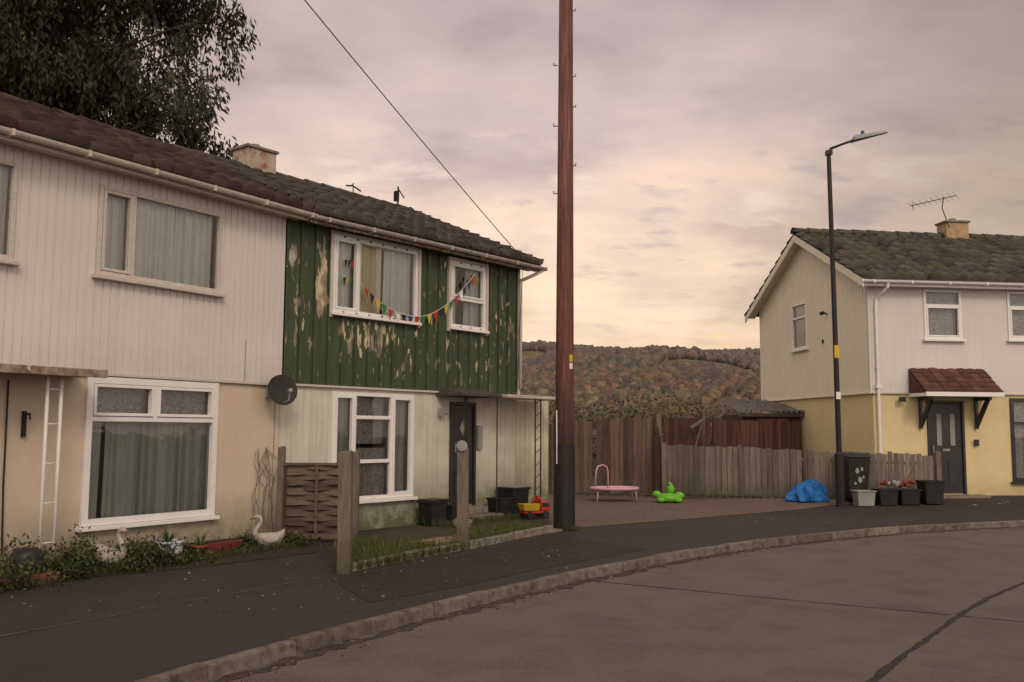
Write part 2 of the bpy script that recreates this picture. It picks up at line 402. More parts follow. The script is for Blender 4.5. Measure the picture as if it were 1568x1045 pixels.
# ================= white clad semi (left)
ang=lambda d: math.atan2(d[1],d[0])
W=E('white_clad_house',(-3.55,14.4,0),ang((.5317,.8469)))
o_up=[(-3.23,-1.27,3.58,4.74),(-6.1,-4.29,3.58,4.74)]
o_lo=[(-3.26,-1.22,.45,2.30)]
b=MB(); wall(b,-9.5,-.005,2.35,5.02,[(a+.03,c-.03,d+.03,f-.03) for a,c,d,f in o_up],prof=True,pitch=.112,groove=.016,depth=-.014,y=-.03)
b.obj('upper_cladding','siding',W)
b=MB(); wall(b,-9.5,-.003,-.15,2.36,[(a+.03,c-.03,d+.03,f-.03) for a,c,d,f in o_lo]); b.obj('lower_wall','render_w',W)
b=MB(); b.box(-9.5,-.01,-.05,-.002,2.315,2.35); b.obj('cladding_drip_trim','oldpaint',W)
b=MB(); wall(b,-9.5,0,-.15,5.05,y=6.9); wall(b,-9.5,0,2.3,2.31)
b.add([(-9.5,0,-.15),(-9.5,6.9,-.15),(-9.5,6.9,5.05),(-9.5,YR,RZ-.02),(-9.5,0,5.05)],[(0,1,2,3,4)]); b.obj('rear_walls','render_w',W)
b=MB(); b.box(-9.6,.20,-.30,-.275,4.90,5.06); b.box(-9.6,.2,-.275,-.03,4.93,4.95); b.obj('fascia_and_soffit','fascia',W)
b=MB(); b.box(-9.6,.24,-.34,-.3,5.03,5.055); b.obj('eave_felt','felt',W)
gutter(W,-9.6,.28,-.375,5.0,'fascia',.062)
semi(W,lambda y:-9.6,lambda y:.24+.058*y,'roof_w',13,.30,.045,.075)
window(W,'upper_window',-3.23,-1.27,3.58,4.74,vs=[(-2.72,None,None)],mat='oldpaint',w=.055,y=-.03,
   sub=[(-3.17,-2.75,3.64,4.68)],curt=[(-3.2,-2.72,3.6,4.72,'curtain'),(-2.68,-1.98,3.6,4.72,'curtain'),(-1.96,-1.3,3.6,4.72,'curtain')])
window(W,'upper_window',-6.1,-4.29,3.58,4.74,vs=[(-5.6,None,None)],mat='oldpaint',w=.055,y=-.03,curt=[(-6.0,-4.32,3.6,4.72,'curtain')])
window(W,'lower_window',-3.26,-1.22,.45,2.30,vs=[(-2.26,1.78,None)],hs=[(1.77,None,None)],w=.085,proud=.05,
   sub=[(-3.17,-2.29,1.81,2.21),(-2.23,-1.31,1.81,2.21)],
   curt=[(-3.2,-2.92,.48,1.76,'curtain_d'),(-2.88,-2.42,.48,1.76,'curtain_d'),(-2.40,-1.86,.48,1.76,'curtain_d'),(-1.82,-1.26,.48,1.76,'curtain_d'),(-3.2,-1.26,1.80,2.28,'net')])
b=MB(); b.box(-6.2,-3.42,-.62,-.05,2.27,2.33); b.box(-6.2,-3.40,-.64,-.62,2.25,2.345); b.obj('porch_canopy','fascia_peel',W,bevel=.006)
b=MB()
for x in (-4.0,-3.83): b.tube([(x,-.40,-.02),(x,-.40,2.26)],.021)
for z in (.35,.8,1.25,1.7,2.1): b.tube([(-4.0,-.40,z),(-3.83,-.40,z)],.009,6)
b.obj('porch_trellis_posts','white',W,smooth=True)
b=MB(); b.tube([(-4.25,-.03,2.2),(-4.25,-.04,1.0),(-4.22,-.04,.2)],.012,6); b.box(-4.06,-4.02,-.05,-.01,1.55,1.85); b.tube([(-4.04,-.04,1.8),(-4.04,-.14,1.82),(-4.04,-.15,1.75)],.012,6); b.obj('wall_cable_and_bracket','blackmetal',W)
b=MB(); b.tube([(-.75,-.045,2.35),(-.75,-.045,2.95)],.006,5); b.tube([(-.1,-.01,2.3),(-.12,-.012,1.0),(-.1,-.012,.1)],.006,5); b.obj('cable','greyp',W)
b=MB(); b.box(-6.3,-4.1,-1.0,-.01,-.02,.10); b.obj('front_step','brickred',W,bevel=.01)

# ================= green clad semi (middle)
G=E('green_clad_house',(-3.55,14.4,0),ang((.628,.778)))
GO=[(.94,2.90,3.56,4.84),(3.76,4.77,3.57,4.82)]
b=MB(); wall(b,.006,5.76,2.36,5.02,[(a+.03,c-.03,d+.03,f-.03) for a,c,d,f in GO],prof=True,pitch=.287,groove=.045,depth=.034,y=-.02)
b.obj('upper_cladding','greenpaint',G)
GL=[(1.02,2.88,.50,2.27),(3.83,4.54,.26,2.18)]
b=MB(); wall(b,.002,5.78,-.15,2.37,[(a+.02,c-.02,d+.02,f-.02) for a,c,d,f in GL]); b.obj('lower_wall','render_g',G)
b=MB(); b.box(0.01,5.77,-.06,-.001,2.33,2.362); b.obj('cladding_drip_trim','oldpaint',G)
b=MB(); b.box(5.762,5.83,-.07,.05,2.36,4.98); b.obj('corner_board','oldpaint',G,bevel=.004)
b=MB(); wall(b,0,5.8,-.15,5.05,y=6.9)
b.add([(5.8,0,-.15),(5.8,6.9,-.15),(5.8,6.9,5.05),(5.8,YR,RZ-.05),(5.8,0,5.05)],[(0,1,2,3,4)]); b.obj('gable_and_rear_walls','siding_cream_lit',G)
b=MB(); b.box(.26,6.14,-.30,-.275,4.88,5.05); b.box(.26,6.14,-.275,-.02,4.93,4.95)
b.obj('fascia_and_soffit','fascia_peel',G)
gutter(G,.27,6.25,-.375,4.98,'gutter',.06)
b=MB(); b.tube([(6.2,-.375,4.93),(6.05,-.25,4.82),(5.80,-.10,4.68)],.035,8); b.tube([(5.80,-.1,4.68),(5.80,-.1,2.5)],.035,8); b.obj('downpipe','oldpaint',G,smooth=True)
b=MB()
for ya,yb in ((YE,YR),(7.24,YR)):
    for x in (6.14,):
        b.hexa([(x,ya,EZ-.17),(x+.03,ya,EZ-.17),(x+.03,yb,RZ-.17),(x,yb,RZ-.17)],[(x,ya,EZ),(x+.03,ya,EZ),(x+.03,yb,RZ),(x,yb,RZ)])
b.obj('verge_boards','fascia',G)
semi(G,lambda y:.25-.058*y,lambda y:6.19,'roof_g',13,.30,.045,.06)
b=MB()
for i in range(520):
    s_=random.uniform(.4,6.15)
    if random.random()<.45: y_=-.37+random.uniform(-.02,.05); z_=5.03
    else: q=random.random()**1.6; y_=YE+(YR-YE)*q; z_=EZ+(RZ-EZ)*q+.07
    r_=random.uniform(.012,.040); b.ell((s_,y_,z_),(r_*1.5,r_*1.3,r_),6,4,None,.2)
b.obj('roof_moss','soil',G)
window(G,'upper_window',.94,2.90,3.56,4.84,vs=[(1.50,None,None)],mat='upvc',w=.06,y=-.02,sub=[(1.0,1.47,3.62,4.78)],
   curt=[(.98,1.47,3.6,4.8,'curtain'),(1.53,2.15,3.6,4.8,'curtain_y'),(2.22,2.86,3.6,4.8,'curtain')])
window(G,'small_upper_window',3.76,4.77,3.57,4.82,hs=[(4.12,None,None)],mat='upvc',w=.06,y=-.02,sub=[(3.82,4.71,4.15,4.76)],curt=[(3.8,4.1,3.6,4.8,'curtain'),(4.35,4.75,3.6,4.8,'curtain')])
window(G,'lower_window',1.02,2.88,.50,2.27,vs=[(1.50,None,None),(2.34,None,None)],hs=[(1.86,1.53,2.31),(1.13,1.53,2.31)],w=.06,
   sub=[(1.08,1.47,.56,2.21),(2.37,2.82,.56,2.21)],curt=[(1.05,1.5,.52,2.25,'curtain_d'),(1.52,2.34,.52,1.35,'net'),(1.55,2.3,1.42,2.25,'net'),(2.4,2.85,.52,2.25,'curtain_d')])
b=MB()
for (a,c,d,f) in GO:
    b.box(a-.06,a-.002,-.075,-.015,d-.09,f+.06); b.box(c+.002,c+.06,-.075,-.015,d-.09,f+.06); b.box(a-.002,c+.002,-.073,-.015,f+.002,f+.06)
b.obj('window_surrounds','oldpaint',G,bevel=.004)
def door(par,s0,s1,z0,z1,glz):
    e=E('front_door',parent=par); b=MB(); w=.06
    b.box(s0,s0+w,-.04,.06,z0,z1); b.box(s1-w,s1,-.04,.06,z0,z1); b.box(s0+w,s1-w,-.038,.06,z1-w,z1); b.obj('door_frame','darkdoor',e,bevel=.004)
    b=MB(); b.box(s0+w+.004,s1-w-.004,.0,.05,z0+.01,z1-w-.004)
    W_=s1-s0
    for (a,c,d,f) in ((.2,.46,.08,.36),(.54,.8,.08,.36)):
        b.box(s0+a*W_,s0+c*W_,-.012,.0,z0+d*(z1-z0),z0+f*(z1-z0))
    b.obj('door_leaf','darkdoor',e,bevel=.006)
    b=MB(); cx=(s0+s1)/2
    if glz=='diamond':
        zc=z0+.75*(z1-z0); b.add([(cx,-.012,zc-.16),(cx+.09,-.012,zc),(cx,-.012,zc+.16),(cx-.09,-.012,zc)],[(0,1,2,3)])
    else:
        for dx in (-.17,.17): b.box(cx+dx-.06,cx+dx+.06,-.014,.0,z0+.52*(z1-z0),z0+.86*(z1-z0))
    b.box(cx-.09,cx+.09,-.016,.0,z0+.46*(z1-z0),z0+.485*(z1-z0))
    b.obj('door_lights_and_letterbox','greyp',e)
    b=MB(); b.tube([(s0+w+.06,-.05,z0+1.0),(s0+w+.06,-.05,z0+1.16)],.012,8); b.tube([(s0+w+.06,0,z0+1.0),(s0+w+.06,-.05,z0+1.0)],.01,6); b.obj('handle','greyp',e)
door(G,3.83,4.54,.26,2.18,'diamond')
b=MB(); b.box(3.7,4.75,-.55,-.01,-.05,.12); b.box(3.78,4.6,-.3,-.012,.12,.25); b.obj('door_steps','concrete',G,bevel=.01)
b=MB(); b.box(3.45,4.62,-.62,-.002,2.27,2.31); b.hexa([(3.45,-.62,2.312),(4.62,-.62,2.312),(4.62,-.002,2.312),(3.45,-.002,2.312)],[(3.5,-.58,2.34),(4.57,-.58,2.34),(4.57,-.01,2.44),(3.5,-.01,2.44)]); b.obj('door_canopy','felt',G,bevel=.006)
b=MB(); b.box(4.66,6.55,-.72,-.06,2.27,2.33); b.obj('side_canopy','fascia',G,bevel=.008)
b=MB()
for x in (3.7,3.74,4.6): b.tube([(x,-.5,.05),(x,-.5,2.27)],.012,6)
for z in np.arange(.3,2.2,.28): b.tube([(3.7,-.5,z),(3.62,-.5,z+.14),(3.7,-.5,z+.28)],.006,5)
for x in (5.62,5.80): b.tube([(x,-.62,.02),(x,-.62,2.27)],.014,6)
for z in np.arange(.25,2.25,.24): b.tube([(5.62,-.62,z),(5.8,-.62,z+.1)],.008,5)
b.obj('iron_trellis','blackmetal',G)
b=MB(); b.box(3.5,3.53,-.14,-.01,1.9,2.05); b.tube([(3.60,-.05,1.95),(3.60,-.16,1.95)],.02,8); b.box(4.58,4.70,-.06,-.005,1.3,1.75); b.obj('meter_box_and_lamp','greyp',G)
b=MB(); wall(b,5.81,6.90,-.15,2.36,y=.015); b.add([(6.9,.015,-.15),(6.9,3.2,-.15),(6.9,3.2,2.36),(6.9,.015,2.36)],[(0,1,2,3)])
b.add([(5.81,.015,2.36),(6.9,.015,2.36),(6.9,3.2,2.36),(5.81,3.2,2.36)],[(0,1,2,3)]); b.obj('side_store','render_a',G)
b=MB(); b.box(5.84,6.94,-.03,3.2,2.365,2.40); b.obj('side_store_coping','concrete',G,bevel=.006)
def chimney(par,x,y,z0,z1,w,d,mat):
    e=E('chimney',parent=par); b=MB(); b.box(x-w/2,x+w/2,y-d/2,y+d/2,z0,z1-.06); b.obj('stack',mat,e,bevel=.01)
    b=MB(); b.box(x-w/2-.04,x+w/2+.04,y-d/2-.04,y+d/2+.04,z1-.058,z1); b.obj('cap','concrete',e,bevel=.012)
    b=MB(); b.lathe([(.10,0),(.12,.02),(.10,.05),(.09,.10),(.07,.1),(.07,0)],(x,y,z1)); b.obj('pot','concrete',e,smooth=True)
chimney(G,1.85,YR,6.3,7.12,.66,.5,'chimney')
b=MB(); b.tube([(5.75,YR,6.7),(5.75,YR,7.2)],.02,6); b.tube([(5.75,YR,7.15),(5.9,YR-.05,6.95)],.015,5); b.box(5.66,5.74,YR-.05,YR+.05,6.85,7.08)
b.tube([(4.4,YR,6.7),(4.4,YR,6.92)],.012,5); b.tube([(4.2,YR,6.9),(4.4,YR,6.93),(4.62,YR,6.86)],.018,5); b.tube([(4.3,YR,6.9),(4.42,YR,6.99)],.012,5)
b.obj('roof_aerials','blackmetal',G)

# ================= right-hand house
RX=(8.55,22.3); RA=ang((.993,.119))
R=E('white_clad_house',(RX[0],RX[1],0),RA)
REZ=5.30; RRZ=7.12
RO=[(1.38,2.35,3.90,5.10),(3.55,4.55,3.92,5.10)]
b=MB(); wall(b,.02,9,2.61,5.3,[(a+.03,c-.03,d+.03,f-.03) for a,c,d,f in RO]); b.obj('upper_wall','siding_r',R)
b=MB(); wall(b,.05,9,-.1,2.60,[(1.40,2.30,.22,2.40),(3.54,4.86,.53,2.47)],y=.03); b.obj('lower_wall','render_y',R)
b=MB(); b.box(0,9,-.03,.028,2.575,2.608); b.obj('drip_trim','oldpaint',R)
GB=E('gable_face',parent=R); GB.rotation_euler=(0,0,-math.pi/2)
def gz(s):
    y=-s; return REZ-.06+(RRZ-REZ)*((y+.32)/(3.45+.32)) if y<3.45 else REZ-.06+(RRZ-REZ)*((7.22-y)/(7.22-3.45))
b=MB(); wall(b,-6.9,-.0,2.61,5.25,[(-4.39,-3.44,3.99,5.24)],prof=True,pitch=.15,groove=.020,depth=-.015,y=-.002,ztop=gz); b.obj('gable_cladding','siding_cream_lit',GB)
b=MB(); wall(b,-6.9,-.03,-.1,2.60,y=.05); b.obj('gable_lower_wall','render_y',GB)
b=MB(); b.box(-6.9,-.0,-.035,.048,2.578,2.612); b.obj('gable_drip_trim','siding_cream_lit',GB)
window(GB,'gable_window',-4.42,-3.41,3.96,5.27,hs=[(4.85,None,None)],mat='upvc',w=.07,curt=[(-4.4,-3.44,4.0,5.25,'net')])
b=MB(); b.box(-.055,.0,-.03,.03,2.61,5.25); b.obj('corner_trim','siding_r',GB)
b=MB(); wall(b,.02,9,-.1,5.3,y=6.9); b.add([(9,0,-.1),(9,6.9,-.1),(9,6.9,5.3),(9,3.45,RRZ-.05),(9,0,5.3)],[(0,1,2,3,4)]); b.obj('rear_walls','siding_cream_lit',R)
rs=lambda y:-.34
roof(R,'roof_front',rs,lambda y:9.3,-.34,REZ,3.45,RRZ,9,.33,.095,'roof_r',lift=.07,sub=8)
roof(R,'roof_back',rs,lambda y:9.3,7.24,REZ,3.45,RRZ,9,.33,.095,'roof_r',lift=.07,sub=8)
ridge_tiles(R,-.36,9.3,3.45,RRZ+.08,'roof_r',.14)
b=MB()
for i in range(420):
    q=random.random(); s_=random.uniform(-.3,6); y_=-.34+3.79*q; z_=REZ+(RRZ-REZ)*q+.09; r_=random.uniform(.015,.05); b.ell((s_,y_,z_),(r_*1.4,r_*1.3,r_*.8),6,4,None,.2)
MAT['moss']=M('roof_moss_cushion',(.06,.058,.026),(.10,.095,.038),9,1,.5,50)
b.obj('roof_moss','moss',R)
b=MB()
for ya,yb in ((-.36,3.45),(7.26,3.45)):
    for x0,x1 in ((-.33,-.30),):
        b.hexa([(x0,ya,REZ-.22),(x1,ya,REZ-.22),(x1,yb,RRZ-.20),(x0,yb,RRZ-.20)],[(x0,ya,REZ-.03),(x1,ya,REZ-.03),(x1,yb,RRZ-.01),(x0,yb,RRZ-.01)])
        b.hexa([(-.30,ya,REZ-.08),(0,ya,REZ-.08),(0,yb,RRZ-.07),(-.30,yb,RRZ-.07)],[(-.30,ya,REZ-.05),(0,ya,REZ-.05),(0,yb,RRZ-.04),(-.30,yb,RRZ-.04)])
b.obj('verge_boards','siding_cream_lit',R)
b=MB(); b.box(-.3,9.2,-.30,-.275,5.12,5.29); b.box(-.3,9.2,-.275,-.002,5.14,5.16); b.obj('fascia_and_soffit','upvc',R)
gutter(R,-.33,9.2,-.37,5.24,'upvc',.06)
b=MB(); b.tube([(.30,-.37,5.2),(.30,-.34,5.08),(.16,-.06,4.85),(.14,-.06,4.7),(.14,-.06,.25)],.035,8)
for z in (4.6,3.2,2.4,1.2): b.tube([(.14,-.06,z-.03),(.14,-.06,z+.03)],.045,8)
b.box(.08,.2,-.11,-.01,2.7,2.78); b.obj('downpipe','upvc',R,smooth=False)
window(R,'upper_window',1.38,2.35,3.90,5.10,hs=[(4.72,None,None)],w=.06,sub=[(1.44,2.29,3.96,4.69)],curt=[(1.4,2.33,3.92,5.08,'net')])
window(R,'upper_window',3.55,4.55,3.92,5.10,hs=[(4.72,None,None)],w=.06,sub=[(3.61,4.49,3.98,4.69)],curt=[(3.57,4.53,3.93,5.08,'net')])
window(R,'lower_window',3.52,4.88,.5,2.50,hs=[(1.9,None,None)],w=.09,mat='darkdoor',y=.03,curt=[(3.6,4.8,.55,2.45,'net')])
D2=E('door_position',parent=R); D2.location=(0,.03,0)
door(D2,1.38,2.32,.2,2.42,'twin')
CP=E('porch_canopy',parent=R)
roof(CP,'canopy_tiles',lambda y:.94,lambda y:2.86,-.72,2.60,-.02,3.18,5,.24,.02,'roof_red',lift=.025)
b=MB(); b.box(.93,2.87,-.76,-.72,2.50,2.60); b.box(.93,.96,-.72,-.002,2.50,2.58); b.box(2.84,2.87,-.72,-.002,2.50,2.58)
b.box(.96,2.84,-.72,-.002,2.51,2.52); b.obj('canopy_frame','upvc',CP,bevel=.003)
b=MB(); b.add([(.935,-.72,2.58),(.935,-.01,2.58),(.935,-.01,3.16)],[(0,1,2)]); b.add([(2.865,-.72,2.58),(2.865,-.01,2.58),(2.865,-.01,3.16)],[(0,1,2)]); b.obj('canopy_cheeks','roof_red',CP)
b=MB()
for x in (1.2,2.62):
    b.box(x-.035,x+.035,-.06,0,1.75,2.5); b.box(x-.035,x+.035,-.6,-.06,2.42,2.5)
    b.hexa([(x-.03,-.07,1.80),(x+.03,-.07,1.80),(x+.03,-.005,1.90),(x-.03,-.005,1.90)],[(x-.03,-.55,2.43),(x+.03,-.55,2.43),(x+.03,-.44,2.45),(x-.03,-.44,2.45)])
b.obj('canopy_brackets','darkdoor',CP)
b=MB(); b.box(1.2,2.6,-.5,.02,.0,.2); b.obj('doorstep','concrete',R,bevel=.01)
b=MB(); b.tube([(.7,-.01,2.45),(.7,-.1,2.45)],.03,8); b.box(.62,.78,-.14,-.1,2.38,2.5); b.box(2.55,2.65,-.05,.0,1.35,1.5); b.obj('porch_light_and_bell','darkdoor',R)
chimney(R,4.4,3.45,6.8,7.62,.66,.5,'chimney_y')
b=MB()
b.tube([(4.15,3.2,7.4),(3.92,3.15,7.95),(3.98,3.15,8.25)],.014,6)
b.tube([(3.0,3.15,7.98),(4.35,3.15,8.32)],.012,5)
for i in range(9):
    q=i/8; x=3.0+1.35*q; z=7.98+.34*q; b.tube([(x-.02,2.95,z-.11-.05*q),(x+.02,3.35,z+.11+.05*q)],.006,4)
b.tube([(3.05,3.15,7.85),(3.05,3.15,8.12)],.008,4); b.obj('tv_aerial','blackmetal',R)
b=MB(); b.tube([(.0,2.2,4.75),(-.12,2.2,4.78)],.02,6); b.tube([(-.10,2.2,4.78),(-.2,2.18,4.75)],.045,8); b.box(-.03,0,2.45,2.52,4.0,4.1); b.obj('security_light','blackmetal',R)

# ---------------------------------------------------------------- ground
def sm(a,b_,x):
    t=np.clip((x-a)/(b_-a),0,1); return t*t*(3-2*t)
def g(x,y): return float(.17*sm(20.3,22.6,y)*sm(3.5,7.5,x))
def ruled(name,A,B,mat,dz,nu=6,nv=14):
    A=np.array(A,float);B=np.array(B,float)
    Ai=[];Bi=[]
    for i in range(len(A)-1):
        for k in range(nu): Ai.append(A[i]+(A[i+1]-A[i])*k/nu); Bi.append(B[i]+(B[i+1]-B[i])*k/nu)
    Ai.append(A[-1]);Bi.append(B[-1])
    V=[];F=[]
    for a,b_ in zip(Ai,Bi):
        for j in range(nv+1):
            p=a+(b_-a)*j/nv; V.append((p[0],p[1],g(p[0],p[1])+dz))
    n=nv+1
    for i in range(len(Ai)-1):
        for j in range(nv): F.append((i*n+j,(i+1)*n+j,(i+1)*n+j+1,i*n+j+1))
    V=np.array(V);o=fastmesh(name,V,np.array(F),np.zeros(len(V)),mat)
    if o.data.polygons[0].normal.z<0: o.data.flip_normals()
    return o
def smoothcurve(P,n=8):
    P=[np.array(p,float) for p in P]; out=[]
    for i in range(len(P)-1):
        p0=P[max(i-1,0)];p1=P[i];p2=P[i+1];p3=P[min(i+2,len(P)-1)]
        for k in range(n):
            t=k/n; out.append(.5*((2*p1)+(-p0+p2)*t+(2*p0-5*p1+4*p2-p3)*t*t+(-p0+3*p1-3*p2+p3)*t**3))
    out.append(P[-1]); return np.array(out)
K=[(-3.9,-20),(-3.75,-8),(-3.6,0),(-3.3,3),(-2.85,5),(-2.36,6.33),(-1.78,7.4),(-1.10,8.5),(-.38,9.62),(.42,10.75),(1.15,11.7),(2.5,13.3),(3.85,14.6),(5.55,15.9),(7.3,16.95),(9.8,18.1),(13,19.2),(20,21),(40,24)]
FB=[(-14,-20),(-14,-8),(-14,0),(-14,5),(-14,9),(-14,13),(-14,17),(-14,21),(-14,26),(-14,34),(-9,34),(-4,34),(0,34),(4,34),(8,34),(13,34),(18,34),(27,34),(45,34)]
KC=smoothcurve(K,8); FC=[];
FBa=np.array(FB,float)
for i in range(len(K)-1):
    for k in range(8): FC.append(FBa[i]+(FBa[i+1]-FBa[i])*k/8)
FC.append(FBa[-1])
ruled('pavement',KC,FC,'pavement',0.0,1,60)
b=MB(); b.add([(-60,-60,-.10),(70,-60,-.10),(70,30,-.10),(-60,30,-.10)],[(0,1,2,3)]); b.obj('road','road')
b=MB(); seg=np.hypot(*(np.diff(KC,axis=0).T)); cum=np.concatenate([[0],np.cumsum(seg)])
def at(L): return np.array([np.interp(L,cum,KC[:,0]),np.interp(L,cum,KC[:,1])])
L=0
while L<cum[-1]-1:
    a=at(L);c=at(L+.893); d=(c-a)/np.hypot(*(c-a)); n=np.array((d[1],-d[0]))
    b.col=random.random(); j=random.uniform(-.008,.008); zt=.010+random.uniform(-.006,.006)
    o0=-.09+j;o1=.035+j
    P0=[a+n*o0,c+n*o0,c+n*o1,a+n*o1]; P1=[a+n*o0,c+n*o0,c+n*(o1-.025),a+n*(o1-.025)]
    P0=[P0[3],P0[2],P0[1],P0[0]];P1=[P1[3],P1[2],P1[1],P1[0]]
    b.hexa([(p[0],p[1],-.16) for p in P0],[(p[0],p[1],zt) for p in P1]); L+=.9
b.obj('kerb','kerb',bevel=.016)
def strip(name,pts,w,z,mat,jit=0):
    pts=np.array(pts,float); V=[];F=[]
    for i in range(len(pts)):
        d=pts[min(i+1,len(pts)-1)]-pts[max(i-1,0)]; d/=np.hypot(*d); n=np.array((-d[1],d[0]))
        w1=w/2*(1+random.uniform(-jit,jit)); w2=w/2*(1+random.uniform(-jit,jit))
        V+= [tuple(pts[i]+n*w1)+(z,),tuple(pts[i]-n*w2)+(z,)]
        if i: F.append((2*i-2,2*i-1,2*i+1,2*i))
    b=MB(); b.add(V,F); return b.obj(name,mat)
MAT['gdirt']=M('gutter_dirt',(.025,.02,.015),(.075,.055,.043),9,.95,.6,60)
strip('gutter_dirt',[at(x)+np.array((.10,-.07)) for x in np.arange(10,48,.12)],.14,-.096,'gdirt',.9)
def densify(P,n=24): return smoothcurve(P,n)
strip('road_joint',densify([(-.5,2.2),(2.5,6.75),(3.55,8.2),(4.6,9.6),(6.05,11.25),(9,14.0),(14,16.5)],16),.055,-.096,'joint',.5)
strip('road_joint',densify([(.75,11.35),(2.4,10.35),(3.9,9.48),(4.25,9.27)],16),.022,-.0955,'joint',.6)
strip('road_joint',densify([(4.3,9.24),(5.5,8.5),(9,6.2)],16),.022,-.0955,'joint',.6)
strip('trench_seam',densify([(-6.3,4.5),(-4.06,7.66),(-3.1,9.2),(-2.1,10.75)],20),.035,.004,'seam',.7)
MAT['patch']=asphalt('asphalt_patch',(.014,.012,.012),(.042,.036,.034),(.02,.018,.018),(.034,.029,.028))
ruled('pavement_patch',[(-2.0,10.6),(-1.35,11.6),(-.4,13.1),(.7,15.2)],[(-1.35,9.2),(-.5,10.2),(.3,11.4),(1.9,13.4)],'patch',.004,4,4)
ruled('driveway',[(.74,15.95),(3.6,18.25),(6.9,20.95),(8.4,21.6)],[(.3,25.2),(3.2,25.2),(6.0,25.2),(8.4,25.2)],'drive',.006,8,20)
ruled('flower_bed',[(-7.6,8.0),(-5.0,10.35),(-3.6,11.6),(-2.6,12.9)],[(-7.9,7.4),(-5.85,10.7),(-4.5,12.8),(-3.5,14.3)],'soil',.006,6,6)
MAT['lawn']=M('garden_ground',(.035,.038,.016),(.09,.07,.045),4,.95,1,40,bdist=.03)
ruled('front_garden',[(-1.94,11.07),(-1.45,12.1),(-.67,13.28),(.72,15.9)],[(-2.4,14.3),(-1.9,16.4),(-1.0,17.5),(.75,19.7)],'lawn',.008,6,8)
b=MB()
for p,q in (((-1.90,11.2),(-1.40,12.1)),((-1.38,12.13),(-.72,13.2)),((-.60,13.38),(.0,14.5)),((.02,14.53),(.66,15.75))): b.bar(p,q,.09,-.05,.10+random.uniform(-.01,.01),-.05,.10)
b.obj('garden_edging','concrete',bevel=.012)
b=MB()
for i in range(6):
    for j in range(2):
        a=np.array((-1.5,13.3))+np.array((.35,.56))*i*.98+np.array((.56,-.35))*j*.95*.62
        d=np.array((.53,.848)); b.col=random.random(); b.bar(a,a+d*.6,.56,-.02,.028+random.uniform(0,.012))
MAT['slab']=M('paving_slab',(.16,.10,.07),(.27,.185,.14),5,.9,.5,60,rnd=.2,moss=(6,.52,.7),mossc=(.06,.065,.03))
b.obj('paving_slabs','slab',bevel=.008)

# valley and ridge: the ridge stands 1.3 km away
def terr(x,y):
    h=-.16-14*sm(34,140,y)+ 10*sm(180,420,y)
    rid=100+5.0*np.sin(x/290+.8)+2.5*np.sin(x/101)
    h=h+ rid*sm(330,1320,y) - 90*sm(1500,2600,y)
    h=h+ (7.0*np.sin(x/80+y/140)+4.0*np.sin(x/37-y/60))*sm(160,450,y)*(1-sm(1000,1250,y)*.8)
    return h
xs=np.concatenate([-np.geomspace(2600,12,60),np.linspace(-10,10,9),np.geomspace(12,2600,60)]); ys=np.concatenate([np.linspace(-300,28,12),np.linspace(32,140,30),np.geomspace(146,3200,120)])
X,Y=np.meshgrid(xs,ys,indexing='ij'); Z=terr(X,Y)
V=np.stack([X,Y,Z],-1).reshape(-1,3); ni,nj=X.shape
I,J=np.meshgrid(np.arange(ni-1),np.arange(nj-1),indexing='ij'); a=(I*nj+J).ravel()
F=np.stack([a,a+nj,a+nj+1,a+1],1)
m,t,bs=nt('hillside'); tc=N(t,'ShaderNodeTexCoord').outputs['Object']
c=ramp(t,noise(t,tc,.012,4,.55),[(.38,(.15,.125,.085)),(.48,(.155,.16,.095)),(.55,(.19,.185,.115)),(.62,(.15,.125,.085))])
c=mixc(t,ramp(t,noise(t,tc,.10,5,.75),[(.40,0.0),(.62,.7)]),c,(.10,.085,.065))
t.links.new(c,bs.inputs['Base Color']); bs.inputs['Roughness'].default_value=1; bs.inputs['Specular IOR Level'].default_value=0
MAT['hill']=m
fastmesh('ground',V,F,np.zeros(len(V)),'hill',smooth=True)

def blob():
    import bmesh
    bm=bmesh.new(); bmesh.ops.create_icosphere(bm,subdivisions=2,radius=1)
    v=np.array([x.co[:] for x in bm.verts]); f=np.array([[q.index for q in x.verts] for x in bm.faces]); bm.free(); return v,f
bv,bf=blob()
def forest(name,px,py,pz,size,hfac,C,mat,jit=.10):
    n=len(px); s=size
    V=np.repeat(bv[None],n,0)*(1+rng.normal(0,jit,(n,len(bv),1)))
    V=V*np.stack([s,s,s*hfac],1)[:,None,:]
    V=V+np.stack([px,py,pz+s*hfac*.6],1)[:,None,:]
    F=(bf[None]+np.arange(n)[:,None,None]*len(bv)).reshape(-1,3)
    C=np.repeat(C[:,None],len(bv),1)*rng.uniform(.88,1.12,(n,len(bv),1)); C=np.concatenate([C,np.ones((n,len(bv),1))],2).reshape(-1,4)
    return fastmesh(name,V.reshape(-1,3),F,C,mat,smooth=True)
def colmat(name,bs_=1.2,bd=.6):
    m,t,b=nt(name); a=N(t,'ShaderNodeAttribute',attribute_name='Col'); tc=N(t,'ShaderNodeTexCoord').outputs['Object']
    nz=noise(t,tc,bs_,3,.75)
    c=mixc(t,1.0,a.outputs['Color'],ramp(t,nz,[(.32,.7),(.68,1.25)]),'MULTIPLY')
    t.links.new(c,b.inputs['Base Color']); b.inputs['Roughness'].default_value=1; b.inputs['Specular IOR Level'].default_value=.0
    return m
MAT['wood']=colmat('woodland_canopy',.4,.8)
n=36000
py=np.sqrt(rng.uniform(330**2,1380**2,n)); px=py*rng.uniform(-.10,.42,n)
f1=np.sin(px/46+1.3*np.sin(py/90))+np.sin(py/58+px/105+.6)+.6*np.sin(px/19-py/30)
keep=(f1>-.85)|(py>1080)
px,py=px[keep],py[keep]; pz=terr(px,py); n=len(px)
